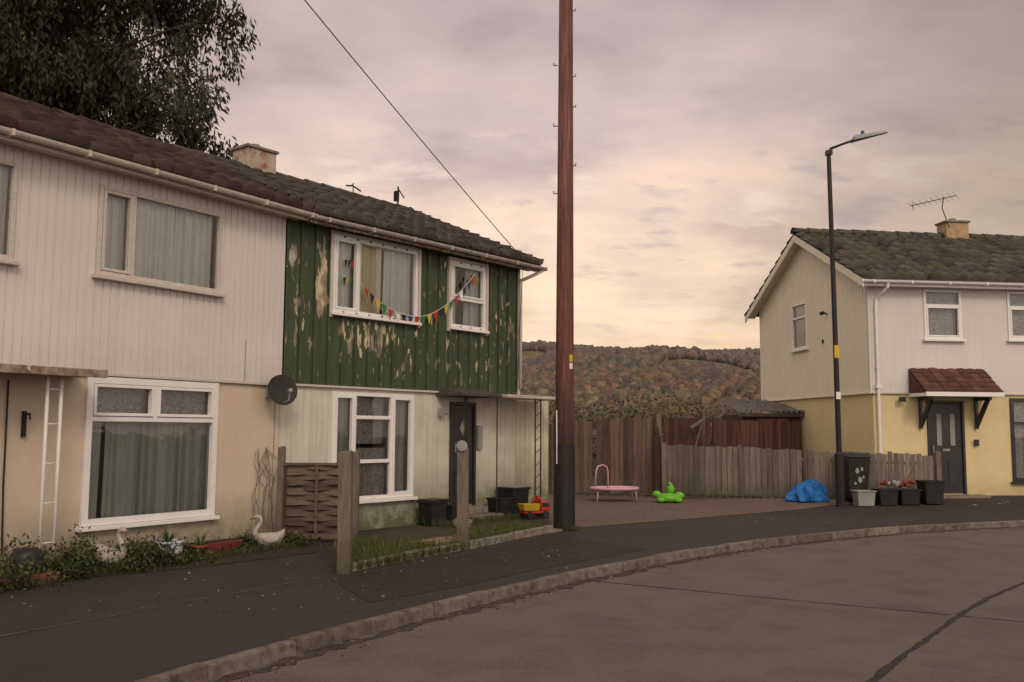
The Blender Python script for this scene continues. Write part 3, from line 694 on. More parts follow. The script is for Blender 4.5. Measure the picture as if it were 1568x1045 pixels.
pal=np.array([(.050,.062,.036),(.085,.085,.045),(.13,.105,.05),(.17,.10,.05),(.115,.07,.045),(.085,.062,.048),(.15,.12,.06),(.065,.055,.042)])
fld=(np.sin(px/52+py/78)+np.sin(py/36-px/70+2)+np.sin(px/23+1)*.7)*1.1+3.5+rng.normal(0,1.2,n)
ci=np.clip(np.round(fld),0,7).astype(int)
haze_mix=(.18+.55*sm(400,1300,py))[:,None]
C=pal[ci]*rng.uniform(.65,1.35,(n,1)); C=C*(1-haze_mix)+np.array((.150,.130,.135))*haze_mix  # aerial haze painted into the crown colours, stronger with distance
con=(ci==0)|(rng.random(n)<.04)
hf=np.where(con,rng.uniform(1.6,2.3,n),rng.uniform(.9,1.4,n))
sz=rng.uniform(2.6,5.6,n)*np.where(con,.65,1)
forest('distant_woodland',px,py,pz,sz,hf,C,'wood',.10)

# ---------------------------------------------------------------- leaf foliage
def leafmat(name):
    m,t,b=nt(name); a=N(t,'ShaderNodeAttribute',attribute_name='Col')
    t.links.new(a.outputs['Color'],b.inputs['Base Color']); b.inputs['Roughness'].default_value=.6; b.inputs['Specular IOR Level'].default_value=.25
    tl=N(t,'ShaderNodeBsdfTranslucent'); t.links.new(a.outputs['Color'],tl.inputs[0])
    mx=N(t,'ShaderNodeMixShader'); mx.inputs[0].default_value=.2
    t.links.new(b.outputs[0],mx.inputs[1]); t.links.new(tl.outputs[0],mx.inputs[2]); t.links.new(mx.outputs[0],t.nodes['Material Output'].inputs[0]); return m
MAT['leaf']=leafmat('leaves')
def leaves(name,C,dirs,ln,wd,cols,parent=None):
    n=len(C); d=dirs/np.linalg.norm(dirs,axis=1,keepdims=True); r=rng.normal(size=(n,3)); w=np.cross(d,r); w/=np.linalg.norm(w,axis=1,keepdims=True)
    ln=ln[:,None];wd=wd[:,None]
    V=np.stack([C,C+d*ln*.5+w*wd,C+d*ln,C+d*ln*.5-w*wd],1).reshape(-1,3)
    F=np.arange(n*4).reshape(n,4); CC=np.repeat(np.concatenate([cols,np.ones((n,1))],1)[:,None],4,1).reshape(-1,4)
    return fastmesh(name,V,F,CC,'leaf',parent=parent)
CC=[];DD=[];KK=[];LL=[];bt=MB()
for i in range(130):
    y=random.uniform(60,150); x=y*random.uniform(-.02,.34)
    top=1.65+y*random.uniform(.014,.033)*(1.0 if math.sin(x/5+y/13)>-.3 else .55); z0=float(terr(np.array(x),np.array(y))); h=top-z0; rr=random.uniform(2.0,3.6)
    bt.tube([(x,y,z0-.3),(x+random.uniform(-.2,.2),y,z0+h*.5),(x+random.uniform(-.4,.4),y,top-.2)],[.16,.10,.02],5,False)
    base=np.array(random.choice([(.15,.125,.04),(.11,.11,.045),(.16,.12,.045),(.13,.09,.05),(.085,.09,.045),(.12,.095,.065)]))
    for c_ in range(10):
        q=rng.normal(size=3)*np.array((rr*.42,rr*.42,h*.20))+np.array((x,y,z0+h*.66)); q[2]=min(q[2],top-.3)
        m_=60; pp=rng.normal(size=(m_,3))*np.array((.65,.65,.6))+q
        CC.append(pp); DD.append(rng.normal(size=(m_,3))); KK.append(base[None]*rng.uniform(.6,1.25)*rng.uniform(.75,1.25,(m_,1))*.85+np.array((.02,.018,.018)))
CC=np.concatenate(CC);DD=np.concatenate(DD);KK=np.concatenate(KK)
TH=E('autumn_thicket'); MAT['bark']=M('bark',(.07,.055,.045),(.14,.11,.09),3,.95,.8,20,stretch=(4,4,.8))
bt.obj('stems','bark',TH); leaves('foliage',CC,DD,rng.uniform(.20,.42,len(CC)),rng.uniform(.07,.15,len(CC)),KK,TH)

T=E('evergreen_tree',(-11.7,21.6,0))
b=MB(); b.tube([(0,0,-.2),(.1,0,2.5),(-.1,.1,5),(.2,0,7.5),(.1,0,10),(.3,0,13)],[.42,.34,.30,.24,.17,.06],12)
cl=[]
while len(cl)<185:
    p=rng.normal(size=3); p/=np.linalg.norm(p); rr=rng.uniform(.25,1.0)**.6; q=p*rr*np.array((4.6,3.6,5.0))+np.array((-.1,0,11.4))
    if q[2]<6.6: continue
    cl.append(q)
nb=len(cl)
cl+= [np.array(q) for q in ((4.3,-.4,9.2),(4.0,-.6,8.7),(4.6,-.3,10.3),(4.9,-.2,11.4),(5.0,0,12.6),(4.4,-.4,8.2),(4.8,-.4,8.0),(3.0,-.9,7.9),(2.2,-1.0,7.5),(1.2,-1.2,7.3),(.2,-1.3,7.2),(3.5,-.8,7.6),(-.8,-1.2,7.4),(-2,-1,7.2),(3.9,-.6,7.5),(-3,-.8,7.6))]
CC=[];DD=[];KK=[]
for i,q in enumerate(cl):
    h=min(max(q[2]-2.2-rng.uniform(0,1.5),4.2),11); base=np.array((.1,0,h)); mid=(base+q)/2+np.array((0,0,.55))+rng.normal(0,.2,3)
    b.tube([base,(base+mid)/2+np.array((0,0,.2)),mid,(mid+q)/2+np.array((0,0,.1)),q],[.075,.055,.038,.022,.008],5,False)
    rad=rng.uniform(.5,1.0) if i<nb else rng.uniform(.34,.6)
    k=int(860*rad**1.6)+80
    sub=rng.normal(size=(9,3))*rad*np.array((.60,.60,.5))+q; vc=rng.uniform(.5,1.5)
    for sc in sub:
        m_=k//9; pp=rng.normal(size=(m_,3))*np.array((.15,.15,.30))*max(rad,.5)*1.15+sc
        CC.append(pp); dd=rng.normal(size=(m_,3))*.45+np.array((0,0,-1.0))+(sc-q)*.4; DD.append(dd)
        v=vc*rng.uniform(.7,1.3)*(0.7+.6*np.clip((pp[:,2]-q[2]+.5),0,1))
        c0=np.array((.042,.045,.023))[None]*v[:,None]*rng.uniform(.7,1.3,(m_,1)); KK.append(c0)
b.obj('trunk_and_branches','bark',T,smooth=True)
CC=np.concatenate(CC);DD=np.concatenate(DD);KK=np.concatenate(KK)
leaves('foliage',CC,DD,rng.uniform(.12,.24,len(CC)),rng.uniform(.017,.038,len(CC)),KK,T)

# ---------------------------------------------------------------- utility pole
PX,PY=.90,15.98
U=E('utility_pole',(PX,PY,0))
b=MB(); b.tube([(0,0,-.3),(0,0,2),(.01,0,5),(.03,0,10.6)],[.168,.158,.143,.115],24); b.obj('timber_pole','pole',U,smooth=True)
b=MB(); b.tube([(0,0,-.2),(0,0,1.0),(0,0,1.45)],[.178,.172,.168],24); b.box(-.19,-.14,-.05,.05,0,1.9); b.obj('base_sleeve','blackmetal',U,smooth=False)
b=MB()
for z,sd in ((9.05,1),(8.05,-1),(7.85,1),(7.3,1),(6.95,-1),(6.25,1),(5.75,-1)):
    b.tube([(sd*.12,-.02,z),(sd*.19,-.02,z)],.011,6); b.tube([(sd*.19,-.02,z-.01),(sd*.192,-.02,z+.045)],.011,6)
b.obj('step_bolts','greyp',U)
b=MB(); b.tube([(-.135,-.1,1.1),(-.14,-.1,2.0)],.012,6); b.obj('cable_guard','white',U)
b=MB()
for k,(z0,z1,mi) in enumerate(((2.82,2.94,0),(2.70,2.80,1))):
    b.mi=mi
    vs=[]
    for a in np.linspace(.5,1.0,5): vs+= [(.158*math.sin(a),-.158*math.cos(a),z0),(.158*math.sin(a),-.158*math.cos(a),z1)]
    b.add(vs,[(2*i,2*i+2,2*i+3,2*i+1) for i in range(4)])
b.obj('warning_tags',['yellow','white'],U)
def cable(name,p,q,sag,r=.009,n=24):
    p=np.array(p);q=np.array(q); b=MB()
    b.tube([tuple(p+(q-p)*i/n-np.array((0,0,sag*4*(i/n)*(1-i/n)))) for i in range(n+1)],r,5); return b.obj(name,'blackmetal')
cable('overhead_cable',(.22,18.85,5.12),(-5.75,5.1,9.75),.12,.0085)
cable('overhead_cable',(.22,18.85,5.10),(.10,18.75,2.4),-.05,.006)

# ---------------------------------------------------------------- street lamp
SL=E('street_lamp',(7.25,20.9,g(7.25,20.9)))
b=MB(); b.tube([(0,0,-.1),(0,0,1.15),(0,0,1.2),(-.02,0,4.5),(-.05,0,8.0)],[.095,.095,.062,.055,.048],14); b.tube([(-.05,0,7.95),(.0,0,8.07),(.25,0,8.17),(.62,0,8.30)],[.04,.032,.028,.028],8)
b.box(-.11,.02,-.07,.07,7.92,8.02); b.obj('column_and_arm','blackmetal',SL,smooth=False)
b=MB(); b.hexa([(.50,-.15,8.24),(1.32,-.06,8.45),(1.32,.06,8.45),(.50,.15,8.24)],[(.54,-.09,8.37),(1.26,-.03,8.495),(1.26,.03,8.495),(.54,.09,8.37)]); b.obj('lantern','greyp',SL,bevel=.015)
b=MB(); b.tube([(.74,0,8.39),(.74,0,8.49)],.04,10); b.obj('photocell','blue',SL)
b=MB(); b.box(-.062,.05,-.064,-.055,3.28,3.56); b.obj('yellow_label','yellow',SL); b=MB(); b.box(-.05,.05,-.066,-.056,2.36,2.52); b.obj('white_label','white',SL)

# ---------------------------------------------------------------- fences and posts
def fence(name,p0,p1,z0a,z1a,z0b,z1b,bw,mat,jit=.02,gap=.008):
    p0=np.array(p0);p1=np.array(p1);L=np.hypot(*(p1-p0));d=(p1-p0)/L;n=np.array((d[1],-d[0]))
    e=E(name); b=MB(); k=int(L/(bw+gap))
    for i in range(k):
        a=p0+d*(i*(bw+gap)+random.uniform(-.004,.004))+n*random.uniform(.0,.014); q=(i+.5)/k; b.col=random.random()
        z0=z0a+(z0b-z0a)*q; z1=z1a+(z1b-z1a)*q+random.uniform(-jit,jit)
        b.bar(a,a+d*bw*random.uniform(.93,1.0),.018,z0+random.uniform(0,.03),z1,None,z1+random.uniform(-.012,.012))
    b.obj('boards',mat,e)
    b=MB()
    for q in (.2,.8): b.bar(p0-n*.035,p1-n*.035,.04,z0a+(z1a-z0a)*q-.03,z0a+(z1a-z0a)*q+.03,z0b+(z1b-z0b)*q-.03,z0b+(z1b-z0b)*q+.03)
    x=0
    while x<=L+.01:
        q=x/L; a=p0+d*x-n*.07; b.bar(a,a+d*.08,.08,-.1,z1a+(z1b-z1a)*q+.05); x+=1.83
    b.obj('rails_and_posts',mat,e); return e
fence('timber_fence',(3.72,23.35),(6.9,22.05),.08,1.34,.12,1.24,.125,'fence_grey')
fence('timber_fence',(6.92,22.04),(9.75,21.78),.12,1.22,.12,1.14,.12,'fence_grey')
fence('timber_fence',(.5,24.9),(2.2,24.55),.05,1.86,.05,1.90,.11,'fence_brown',.04)
fence('timber_fence',(2.22,24.55),(3.72,24.2),.05,1.95,.05,2.02,.11,'fence_brown',.04)
fence('timber_fence',(3.74,24.2),(3.72,23.4),.05,1.95,.05,1.50,.11,'fence_brown',.02)
fence('timber_fence',(4.15,25.6),(5.45,25.7),.05,2.02,.05,2.02,.12,'fence_dark',.008)
fence('timber_fence',(5.5,25.7),(7.95,25.9),.05,1.98,.05,1.95,.12,'fence_dark',.008)
def post(p,w,h,mat='postwood',lean=(0,0)):
    b=MB(); x,y=p; k=w/2; c=k-.014
    z0=g(x,y)-.1; lx,ly=lean
    b.hexa([(x-k,y-k,z0),(x+k,y-k,z0),(x+k,y+k,z0),(x-k,y+k,z0)],[(x-k+lx,y-k+ly,h-.02),(x+k+lx,y-k+ly,h-.02),(x+k+lx,y+k+ly,h-.02),(x-k+lx,y+k+ly,h-.02)])
    b.hexa([(x-k+lx,y-k+ly,h-.0199),(x+k+lx,y-k+ly,h-.0199),(x+k+lx,y+k+ly,h-.0199),(x-k+lx,y+k+ly,h-.0199)],[(x-c+lx,y-c+ly,h-.005),(x+c+lx,y-c+ly,h+.008),(x+c+lx,y+c+ly,h+.012),(x-c+lx,y+c+ly,h)])
    return b.obj('gate_post',mat,bevel=.008)
post((-1.93,11.08),.155,1.40,lean=(-.01,.01)); post((-.67,13.28),.16,1.41,lean=(-.012,0)); post((-2.32,14.05),.13,1.33); post((-3.40,14.0),.10,1.40); post((9.83,21.8),.12,1.22)
post((3.75,24.05),.11,2.1)
e=E('woven_fence_panel'); p0=np.array((-3.34,13.98));p1=np.array((-2.40,14.02)); d=(p1-p0)/np.hypot(*(p1-p0)); n=np.array((d[1],-d[0])); L=np.hypot(*(p1-p0))
b=MB()
for i in range(14):
    z=.10+i*.074; b.col=random.random(); K_=20; vs=[]
    for k in range(K_+1):
        s_=k/K_*L; o_=.020*math.sin(s_/L*math.pi*3+(i%2)*math.pi); zz=z+random.uniform(-.005,.005)+.008*math.sin(s_*5+i)
        a=p0+d*s_+n*o_; vs+= [(a[0]+n[0]*.022,a[1]+n[1]*.022,zz),(a[0],a[1],zz+.092)]
    b.add(vs,[(2*k,2*k+2,2*k+3,2*k+1) for k in range(K_)])
for q in (0,.5,1.0):
    b.col=random.random(); a=p0+d*(q*(L-.03))+n*.045; b.bar(a,a+d*.035,.02,.05,1.16)
b.col=.8; b.bar(p0+n*.03-d*.02,p1+n*.03+d*.02,.06,1.13,1.165); b.bar(p0+n*.055,p1+n*.055,.02,.06,.13)
b.obj('panel','lattice',e)

S=E('garden_shed'); b=MB(); b.box(6.45,8.05,26.3,29,-.1,2.15); b.obj('walls','fence_dark',S)
b=MB(); b.add([(6.9,26.28,1.90),(7.7,26.28,1.90),(7.7,26.28,2.04),(6.9,26.28,2.04)],[(0,1,2,3)]); b.obj('orange_board','terracotta',S)
MAT['corr']=M('corrugated_sheet',(.10,.085,.075),(.20,.17,.15),4,.9,.3,40,moss=(5,.52,.8),mossc=(.06,.06,.035))
b=MB(); n_=90; vs=[]
for k in range(n_+1):
    x=6.28+2.0*k/n_; w_=.028*math.sin(x*2*math.pi/.15); vs+= [(x,26.1,2.22+w_),(x,28.6,2.62+w_)]
b.add(vs,[(2*k,2*k+2,2*k+3,2*k+1) for k in range(n_)]); b.obj('corrugated_roof','corr',S,smooth=True)
b=MB(); b.box(6.30,8.25,26.14,26.17,2.08,2.17); b.obj('roof_edge','felt',S)
b=MB(); b.tube([(4.9,25.2,1.2),(5.15,25.25,2.05)],.02,6); b.tube([(5.15,25.25,1.6),(5.16,25.25,2.2)],.014,6); b.tube([(4.8,25.2,1.75),(5.1,25.2,1.95)],.05,6); b.obj('garden_tool_stack','fence_grey')

# ---------------------------------------------------------------- satellite dish
SD=E('satellite_dish',(-.26,-.32,2.24),0,W)
b=MB(); prof=[(r,.35*r*r) for r in np.linspace(0,.235,7)]; n_=24; vs=[]
rot=Matrix.Rotation(math.radians(78),3,'X'); rz_=Matrix.Rotation(math.radians(-22),3,'Z')
for r_,z_ in prof:
    for j in range(n_):
        p=Vector((r_*math.cos(2*math.pi*j/n_),r_*math.sin(2*math.pi*j/n_),z_-.02)); vs.append(rz_@rot@p)
b.add(vs,[(i*n_+j,i*n_+(j+1)%n_,(i+1)*n_+(j+1)%n_,(i+1)*n_+j) for i in range(6) for j in range(n_)]); b.obj('reflector','blackmetal',SD,smooth=True)
b=MB(); b.tube([rz_@Vector((0,-.02,-.2)),rz_@Vector((0,-.24,-.16)),rz_@Vector((0,-.28,-.02))],.012,6); b.tube([rz_@Vector((0,-.25,-.03)),rz_@Vector((0,-.31,-.01))],.03,8); b.tube([(0,.03,0),(0,.3,-.05)],.018,8); b.box(-.05,.05,.28,.31,-.12,.05); b.obj('arm_and_bracket','greyp',SD)

# ---------------------------------------------------------------- bunting
BT=E('bunting',parent=None); BT.location=G.location; BT.rotation_euler=G.rotation_euler
def bz(x):
    t=(x-1.5)/(4.35-1.5); return 4.10*(1-t)+4.62*t-2.75*t*(1-t)
P_=[(x,-.11-.03*math.sin(x*3),bz(x)) for x in np.linspace(1.5,4.35,40)]
b=MB(); b.tube(P_,.006,5); b.obj('string','white',BT)
fm=['red','yellow','greenflag','blueflag','white','blackp']
MAT['greenflag']=M('green_flag',(.03,.16,.05),(.03,.2,.06),5,.8); MAT['blueflag']=M('blue_flag',(.02,.05,.2),(.02,.07,.25),5,.8)
b=MB(); x=1.56;i=0
while x<4.3:
    b.mi=[0,5,1,2,0,4,5,3,0,2,1][i%11]; z=bz(x); dx=.13/math.sqrt(1+((bz(x+.1)-z)/.1)**2); z2=bz(x+dx); tw=random.uniform(-.04,.04)
    b.add([(x,-.115,z),(x+dx,-.118,z2),(x+dx/2+tw,-.10-abs(tw),(z+z2)/2-.19)],[(0,1,2)]); x+=dx*1.25; i+=1
for (cx,cz) in ((1.2,4.15),(1.22,4.45),(4.25,4.5),(4.3,4.62),(4.5,4.58)):
    for k in range(3):
        b.mi=random.choice([0,1,2,5]); xx=cx+k*.07; b.add([(xx,.0,cz),(xx+.07,.0,cz+.02),(xx+.03,.0,cz-.13)],[(0,1,2)])
b.obj('flags',fm,BT)

# ---------------------------------------------------------------- garden ornaments
def wl(s,y,z=0):
    a=ang((.5317,.8469)); return (-3.55+s*math.cos(a)-y*math.sin(a),14.4+s*math.sin(a)+y*math.cos(a),z)
def gl(s,y,z=0):
    a=ang((.628,.778)); return (-3.55+s*math.cos(a)-y*math.sin(a),14.4+s*math.sin(a)+y*math.cos(a),z)
def swan(loc,rz,sc=1):
    e=E('swan_planter',loc,rz); e.scale=(sc,sc,sc)
    b=MB(); vs=[];nu=20
    prof=[(.0,.0,.0),(.10,.5,.01),(.155,.72,.06),(.175,.95,.13),(.17,1.0,.19),(.15,1.0,.185),(.12,.8,.13),(0,0,.12)]
    for r_,k_,z_ in prof:
        for j in range(nu):
            t_=2*math.pi*j/nu; tail=.05*max(0,-math.cos(t_))**4*(1 if z_>.1 else .3)
            vs.append((r_*1.15*math.cos(t_)-tail,r_*.85*math.sin(t_),z_*1.1+tail*1.4*(z_>.1)))
    b.add(vs,[(i*nu+j,i*nu+(j+1)%nu,(i+1)*nu+(j+1)%nu,(i+1)*nu+j) for i in range(len(prof)-1) for j in range(nu)])
    b.obj('body','swan',e,smooth=True)
    b=MB(); b.tube([(.13,0,.10),(.20,0,.17),(.21,0,.25),(.16,0,.33),(.12,0,.40),(.14,0,.46),(.19,0,.475),(.235,0,.455)],[.06,.05,.038,.032,.03,.034,.036,.022],12); b.obj('neck_and_head','swan',e,smooth=True)
    b=MB(); b.tube([(.232,0,.452),(.29,0,.425)],[.018,.006],8); b.obj('beak','terracotta',e)
    b=MB()
    for sd in (-1,1): b.ell((-.03,sd*.135,.14),(.13,.03,.07),14,8)
    b.obj('wings','swan',e,smooth=True)
swan(wl(-3.15,-.50),math.radians(-25),.95); swan(wl(-.72,-.60),math.radians(195),.9)
PT=E('glazed_plant_pot',wl(-2.40,-.58)); b=MB(); b.lathe([(0,0),(.11,0),(.15,.05),(.18,.13),(.175,.2),(.19,.225),(.19,.245),(.165,.245),(.16,.2),(0,.19)],(0,0,0),24); b.obj('pot','bluew',PT,smooth=True)
def spiky(e,c,n,L,cols,spread=.8,w=.012):
    b=MB()
    for i in range(n):
        a=random.uniform(0,6.28); t_=random.uniform(.15,spread); l=L*random.uniform(.6,1.1); vs=[]
        d=Vector((math.cos(a)*t_,math.sin(a)*t_,1)).normalized(); s_=d.cross(Vector((0,0,1))).normalized()
        for k in range(5):
            q=k/4; p=Vector(c)+d*l*q+Vector((math.cos(a),math.sin(a),-.6))*l*.35*q*q; ww=w*(1-q)**.7
            vs+= [p+s_*ww,p-s_*ww]
        b.col=random.random(); b.add(vs,[(2*k,2*k+1,2*k+3,2*k+2) for k in range(4)])
    return b.obj('leaves',cols,e)
MAT['spike']=M('spiky_leaf',(.05,.09,.03),(.10,.12,.05),5,.5,rnd=.4)
spiky(PT,(0,0,.2),22,.34,'spike')
TR=E('planter_trough',wl(-1.62,-.5),ang((.5317,.8469))); b=MB(); b.hexa([(-.36,-.10,0),(.36,-.10,0),(.36,.10,0),(-.36,.10,0)],[(-.42,-.13,.15),(.42,-.13,.15),(.42,.13,.15),(-.42,.13,.15)]); b.obj('trough','redpaint',TR,bevel=.01)
b=MB(); b.box(-.38,.38,-.1,.1,.145,.158); b.obj('compost','soil',TR)
spiky(TR,(-.2,0,.15),10,.3,'spike')
b=MB(); b.lathe([(0,0),(.12,0),(.17,.1),(.16,.3),(.11,.36),(0,.36)],wl(-4.35,-.75),16); b.obj('plant_pot','blackp',smooth=True)
for s_,y_,r_,mt in ((-2.02,-.72,.09,'terracotta'),(-1.05,-.45,.08,'blackp'),(-2.75,-.35,.10,'terracotta'),(-3.65,-.62,.11,'blackp')):
    e=E('plant_pot',wl(s_,y_)); b=MB(); b.lathe([(0,0),(r_*.7,0),(r_,r_*1.5),(r_*1.12,r_*1.52),(r_*1.12,r_*1.8),(r_*.95,r_*1.8),(r_*.9,r_*1.5),(0,r_*1.5)],(0,0,0),18); b.obj('pot',mt,e,smooth=True); spiky(e,(0,0,r_*1.5),14,.24,'spike',1.1)

def weeds(name,spots,cols,par=None,up=.6,ll=(.03,.07)):
    C=[];D=[];K2=[]
    for (x,y,z,r,h,n) in spots:
        p=rng.normal(size=(n,3))*np.array((r*.5,r*.5,0)); p[:,2]=np.abs(rng.normal(0,h*.5,n)); C.append(p+np.array((x,y,z)))
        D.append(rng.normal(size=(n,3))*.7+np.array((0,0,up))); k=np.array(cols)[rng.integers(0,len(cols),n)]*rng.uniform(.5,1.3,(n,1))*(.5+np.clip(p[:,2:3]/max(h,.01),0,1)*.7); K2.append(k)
    C=np.concatenate(C);D=np.concatenate(D);K2=np.concatenate(K2)
    return leaves(name,C,D,rng.uniform(ll[0],ll[1],len(C)),rng.uniform(ll[0]*.25,ll[1]*.28,len(C)),K2,par)
gcol=[(.05,.075,.02),(.075,.10,.028),(.04,.055,.02),(.09,.085,.03)]
sp=[]
for s_,y_,r_,h_,n_ in ((-4.2,-.55,.38,.30,1900),(-3.9,-.8,.35,.20,1300),(-3.45,-.35,.25,.30,1000),(-2.85,-.7,.36,.26,1900),(-3.2,-.95,.3,.10,500),(-2.1,-.6,.22,.14,500),(-1.2,-.5,.3,.11,500),(-.9,-.35,.2,.14,350),(-.35,-.8,.25,.16,500),(-4.7,-1.0,.4,.24,1000),(-.2,-.5,.15,.12,300),(-2.5,-.95,.3,.10,400)):
    x,y,_=wl(s_,y_); sp.append((x,y,0,r_,h_,n_))
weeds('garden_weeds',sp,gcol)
def grass(name,area_pts,n,h=(.05,.16),cols=gcol):
    P=[]
    for _ in range(n):
        q,wj=random.choice(area_pts); P.append((q[0]+random.gauss(0,wj),q[1]+random.gauss(0,wj),q[2]))
    P=np.array(P); D=rng.normal(size=(n,3))*.4+np.array((0,0,1)); hh=rng.uniform(h[0],h[1],n)
    k=np.array(cols)[rng.integers(0,len(cols),n)]*rng.uniform(.6,1.5,(n,1))
    return leaves(name,P,D,hh,np.full(n,.0045),k)
pts=[]
def along(p,q,m,w,z=.01):
    for i in range(m): t_=i/(m-1); pts.append(((p[0]+(q[0]-p[0])*t_,p[1]+(q[1]-p[1])*t_,z),w))
along((-1.95,11.25),(-1.45,12.15),14,.05); along((-1.75,11.9),(-1.9,13.6),16,.22); along((-1.5,12.4),(-1.2,13.3),14,.16); along((-.80,13.2),(.5,15.8),34,.07); along((-.6,14.2),(.2,16.2),20,.14); along((-1.2,16.4),(.3,18.3),14,.12)
along((-2.2,13.0),(-2.2,14.0),8,.12); along((-1.9,11.15),(-.7,13.2),14,.03)
grass('grass',pts,19000,(.04,.17),[(.065,.095,.025),(.09,.115,.03),(.12,.11,.045),(.05,.065,.02)])
pts=[]; along(wl(-4.3,-.9),wl(-.4,-.85),40,.10); along((3.8,23.1),(6.8,21.85),20,.03,.1); along((6.9,21.8),(9.7,21.55),20,.03,.13); along((.72,16.0),(1.1,15.8),8,.06); along((.85,24.7),(3.6,24.0),18,.05)
grass('grass',pts,6000,(.03,.10))
b=MB()
for i in range(9):
    x=-.50+.05*i; p=[(x,-.03,0)]
    for k in range(1,7): p.append((x+random.uniform(-.05,.05)*k*.6,-.03,.22*k+random.uniform(0,.1)))
    b.tube(p,.005,4)
b.obj('dry_climber','fence_grey',W)

n=1700; C=[]
for _ in range(n):
    r_=random.random()
    if r_<.5: L=random.uniform(18,44); p=at(L)+np.array((random.gauss(.16,.09),-random.gauss(.10,.07))); z=-.094
    elif r_<.8: p=np.array((random.uniform(-5,1),random.uniform(8.5,14))); z=.012
    else: p=np.array((random.uniform(1,8),random.uniform(16.5,21.5))); z=.014
    if r_>=.5:
        i=np.argmin(np.hypot(*(KC-p).T))
        if (p[0]-KC[i][0])>0 or (p[1]-KC[i][1])<.1: continue
    C.append((p[0],p[1],z))
C=np.array(C); D=rng.normal(size=(len(C),3))*np.array((1,1,.12))
kc=np.array([(.20,.12,.04),(.13,.07,.03),(.24,.17,.07),(.08,.05,.03)])[rng.integers(0,4,len(C))]
leaves('fallen_leaves',C,D,rng.uniform(.015,.045,len(C)),rng.uniform(.006,.016,len(C)),kc)

# ---------------------------------------------------------------- clutter by the green house door
def tapered(name,loc,w,d,h,mat,rz=0,taper=.85,lid=None,parent=None):
    e=E(name,loc,rz,parent); b=MB(); k=taper
    b.hexa([(-w/2*k,-d/2*k,0),(w/2*k,-d/2*k,0),(w/2*k,d/2*k,0),(-w/2*k,d/2*k,0)],[(-w/2,-d/2,h*.96),(w/2,-d/2,h*.96),(w/2,d/2,h*.96),(-w/2,d/2,h*.96)])
    b.obj('body',mat,e,bevel=.015)
    b=MB(); r_=.02
    b.box(-w/2-r_,w/2+r_,-d/2-r_,-d/2+.0,h*.93,h); b.box(-w/2-r_,w/2+r_,d/2,d/2+r_,h*.93,h); b.box(-w/2-r_,-w/2,-d/2,d/2,h*.93,h); b.box(w/2,w/2+r_,-d/2,d/2,h*.93,h); b.obj('rim',mat,e,bevel=.005)
    if lid:
        b=MB(); b.box(-w/2-.01,w/2+.01,-d/2-.01,d/2+.01,h+.002,h+.03); b.obj('lid',lid,e,bevel=.012)
    return e
GA=ang((.628,.778))
tapered('recycling_box',gl(3.05,-.35,.01),.42,.34,.42,'blackp',GA,lid='blackp'); tapered('recycling_box',gl(3.45,-.45,.01),.34,.3,.34,'blackp',GA)
b=MB(); b.ell((0,0,.08),(.17,.13,.10),10,7,None,.12); o=b.obj('garden_rock','concrete'); o.location=gl(3.1,-1.0)
tapered('storage_crate',gl(4.95,-.35,.01),.5,.35,.38,'blackp',GA); tapered('storage_crate',gl(5.35,-.30,.01),.5,.4,.55,'blackmetal',GA,lid='greyp')
TT=E('toy_truck',gl(5.22,-.92,.02),GA-.4); TT.scale=(.85,.85,.85)
b=MB(); b.box(-.32,.32,-.13,.13,.10,.16); b.box(.08,.32,-.13,.13,.16,.36); b.obj('chassis_and_cab','red',TT,bevel=.02)
b=MB(); b.hexa([(-.32,-.12,.17),(.05,-.12,.17),(.05,.12,.17),(-.32,.12,.17)],[(-.36,-.15,.32),(.06,-.15,.32),(.06,.15,.32),(-.36,.15,.32)]); b.obj('tipper','yellow',TT,bevel=.01)
b=MB(); b.box(.12,.29,-.135,-.128,.25,.33); b.box(.322,.328,-.1,.1,.25,.33); b.obj('windows','blackp',TT)
b=MB()
for x in (-.2,.2):
    for y in (-.14,.14): b.tube([(x,y-.03,.08),(x,y+.03,.08)],.08,14)
b.obj('wheels','blackp',TT)
b=MB(); b.tube([(-.1,-.05,.3),(-.02,-.1,.50)],.025,8); b.ell((.1,0,.42),(.06,.06,.06),10,8); b.obj('toy_parts','red',TT)
b=MB(); b.tube([(-.69,13.19,1.44),(-.69,13.17,1.44)],.075,20); b.obj('round_reflector','greyp')

# ---------------------------------------------------------------- toys on the driveway
TP=E('toddler_trampoline',(2.45,22.5,g(2.45,22.5)+.006),.15)
n_=36
b=MB(); ring=[(.56*math.cos(2*math.pi*i/n_),.40*math.sin(2*math.pi*i/n_),.30) for i in range(n_+1)]; b.tube(ring,.035,8,False); b.obj('padded_rim','pink',TP,smooth=True)
b=MB(); b.add([(p[0]*.97,p[1]*.97,.302) for p in ring[:-1]],[tuple(range(n_))]); b.obj('mat','pink',TP)
b=MB()
for a in (.5,2.6,3.7,5.8): b.tube([(.52*math.cos(a),.36*math.sin(a),.29),(.56*math.cos(a),.40*math.sin(a),.0)],.016,8)
b.tube([(-.50,-.12,.30),(-.48,-.12,.68),(-.42,-.06,.82),(-.26,.04,.85),(-.16,.12,.80),(-.12,.14,.68),(-.12,.15,.30)],.018,8)
b.obj('legs_and_handle','pink',TP,smooth=True)
TG=E('toy_sandpit',(3.68,22.15,g(3.68,22.15)+.006),-.1)
b=MB(); b.lathe([(0,.02),(.26,.02),(.32,.08),(.31,.15),(.28,.17),(.2,.2),(0,.22)],(0,0,0),24)
b.ell((-.28,-.05,.19),(.11,.1,.08),12,8); b.ell((.24,0,.16),(.12,.12,.09),12,8); b.ell((.05,.05,.30),(.09,.07,.11),12,8); b.tube([(.02,.05,.2),(.05,.05,.42),(.0,.05,.46)],[.06,.045,.03],8)
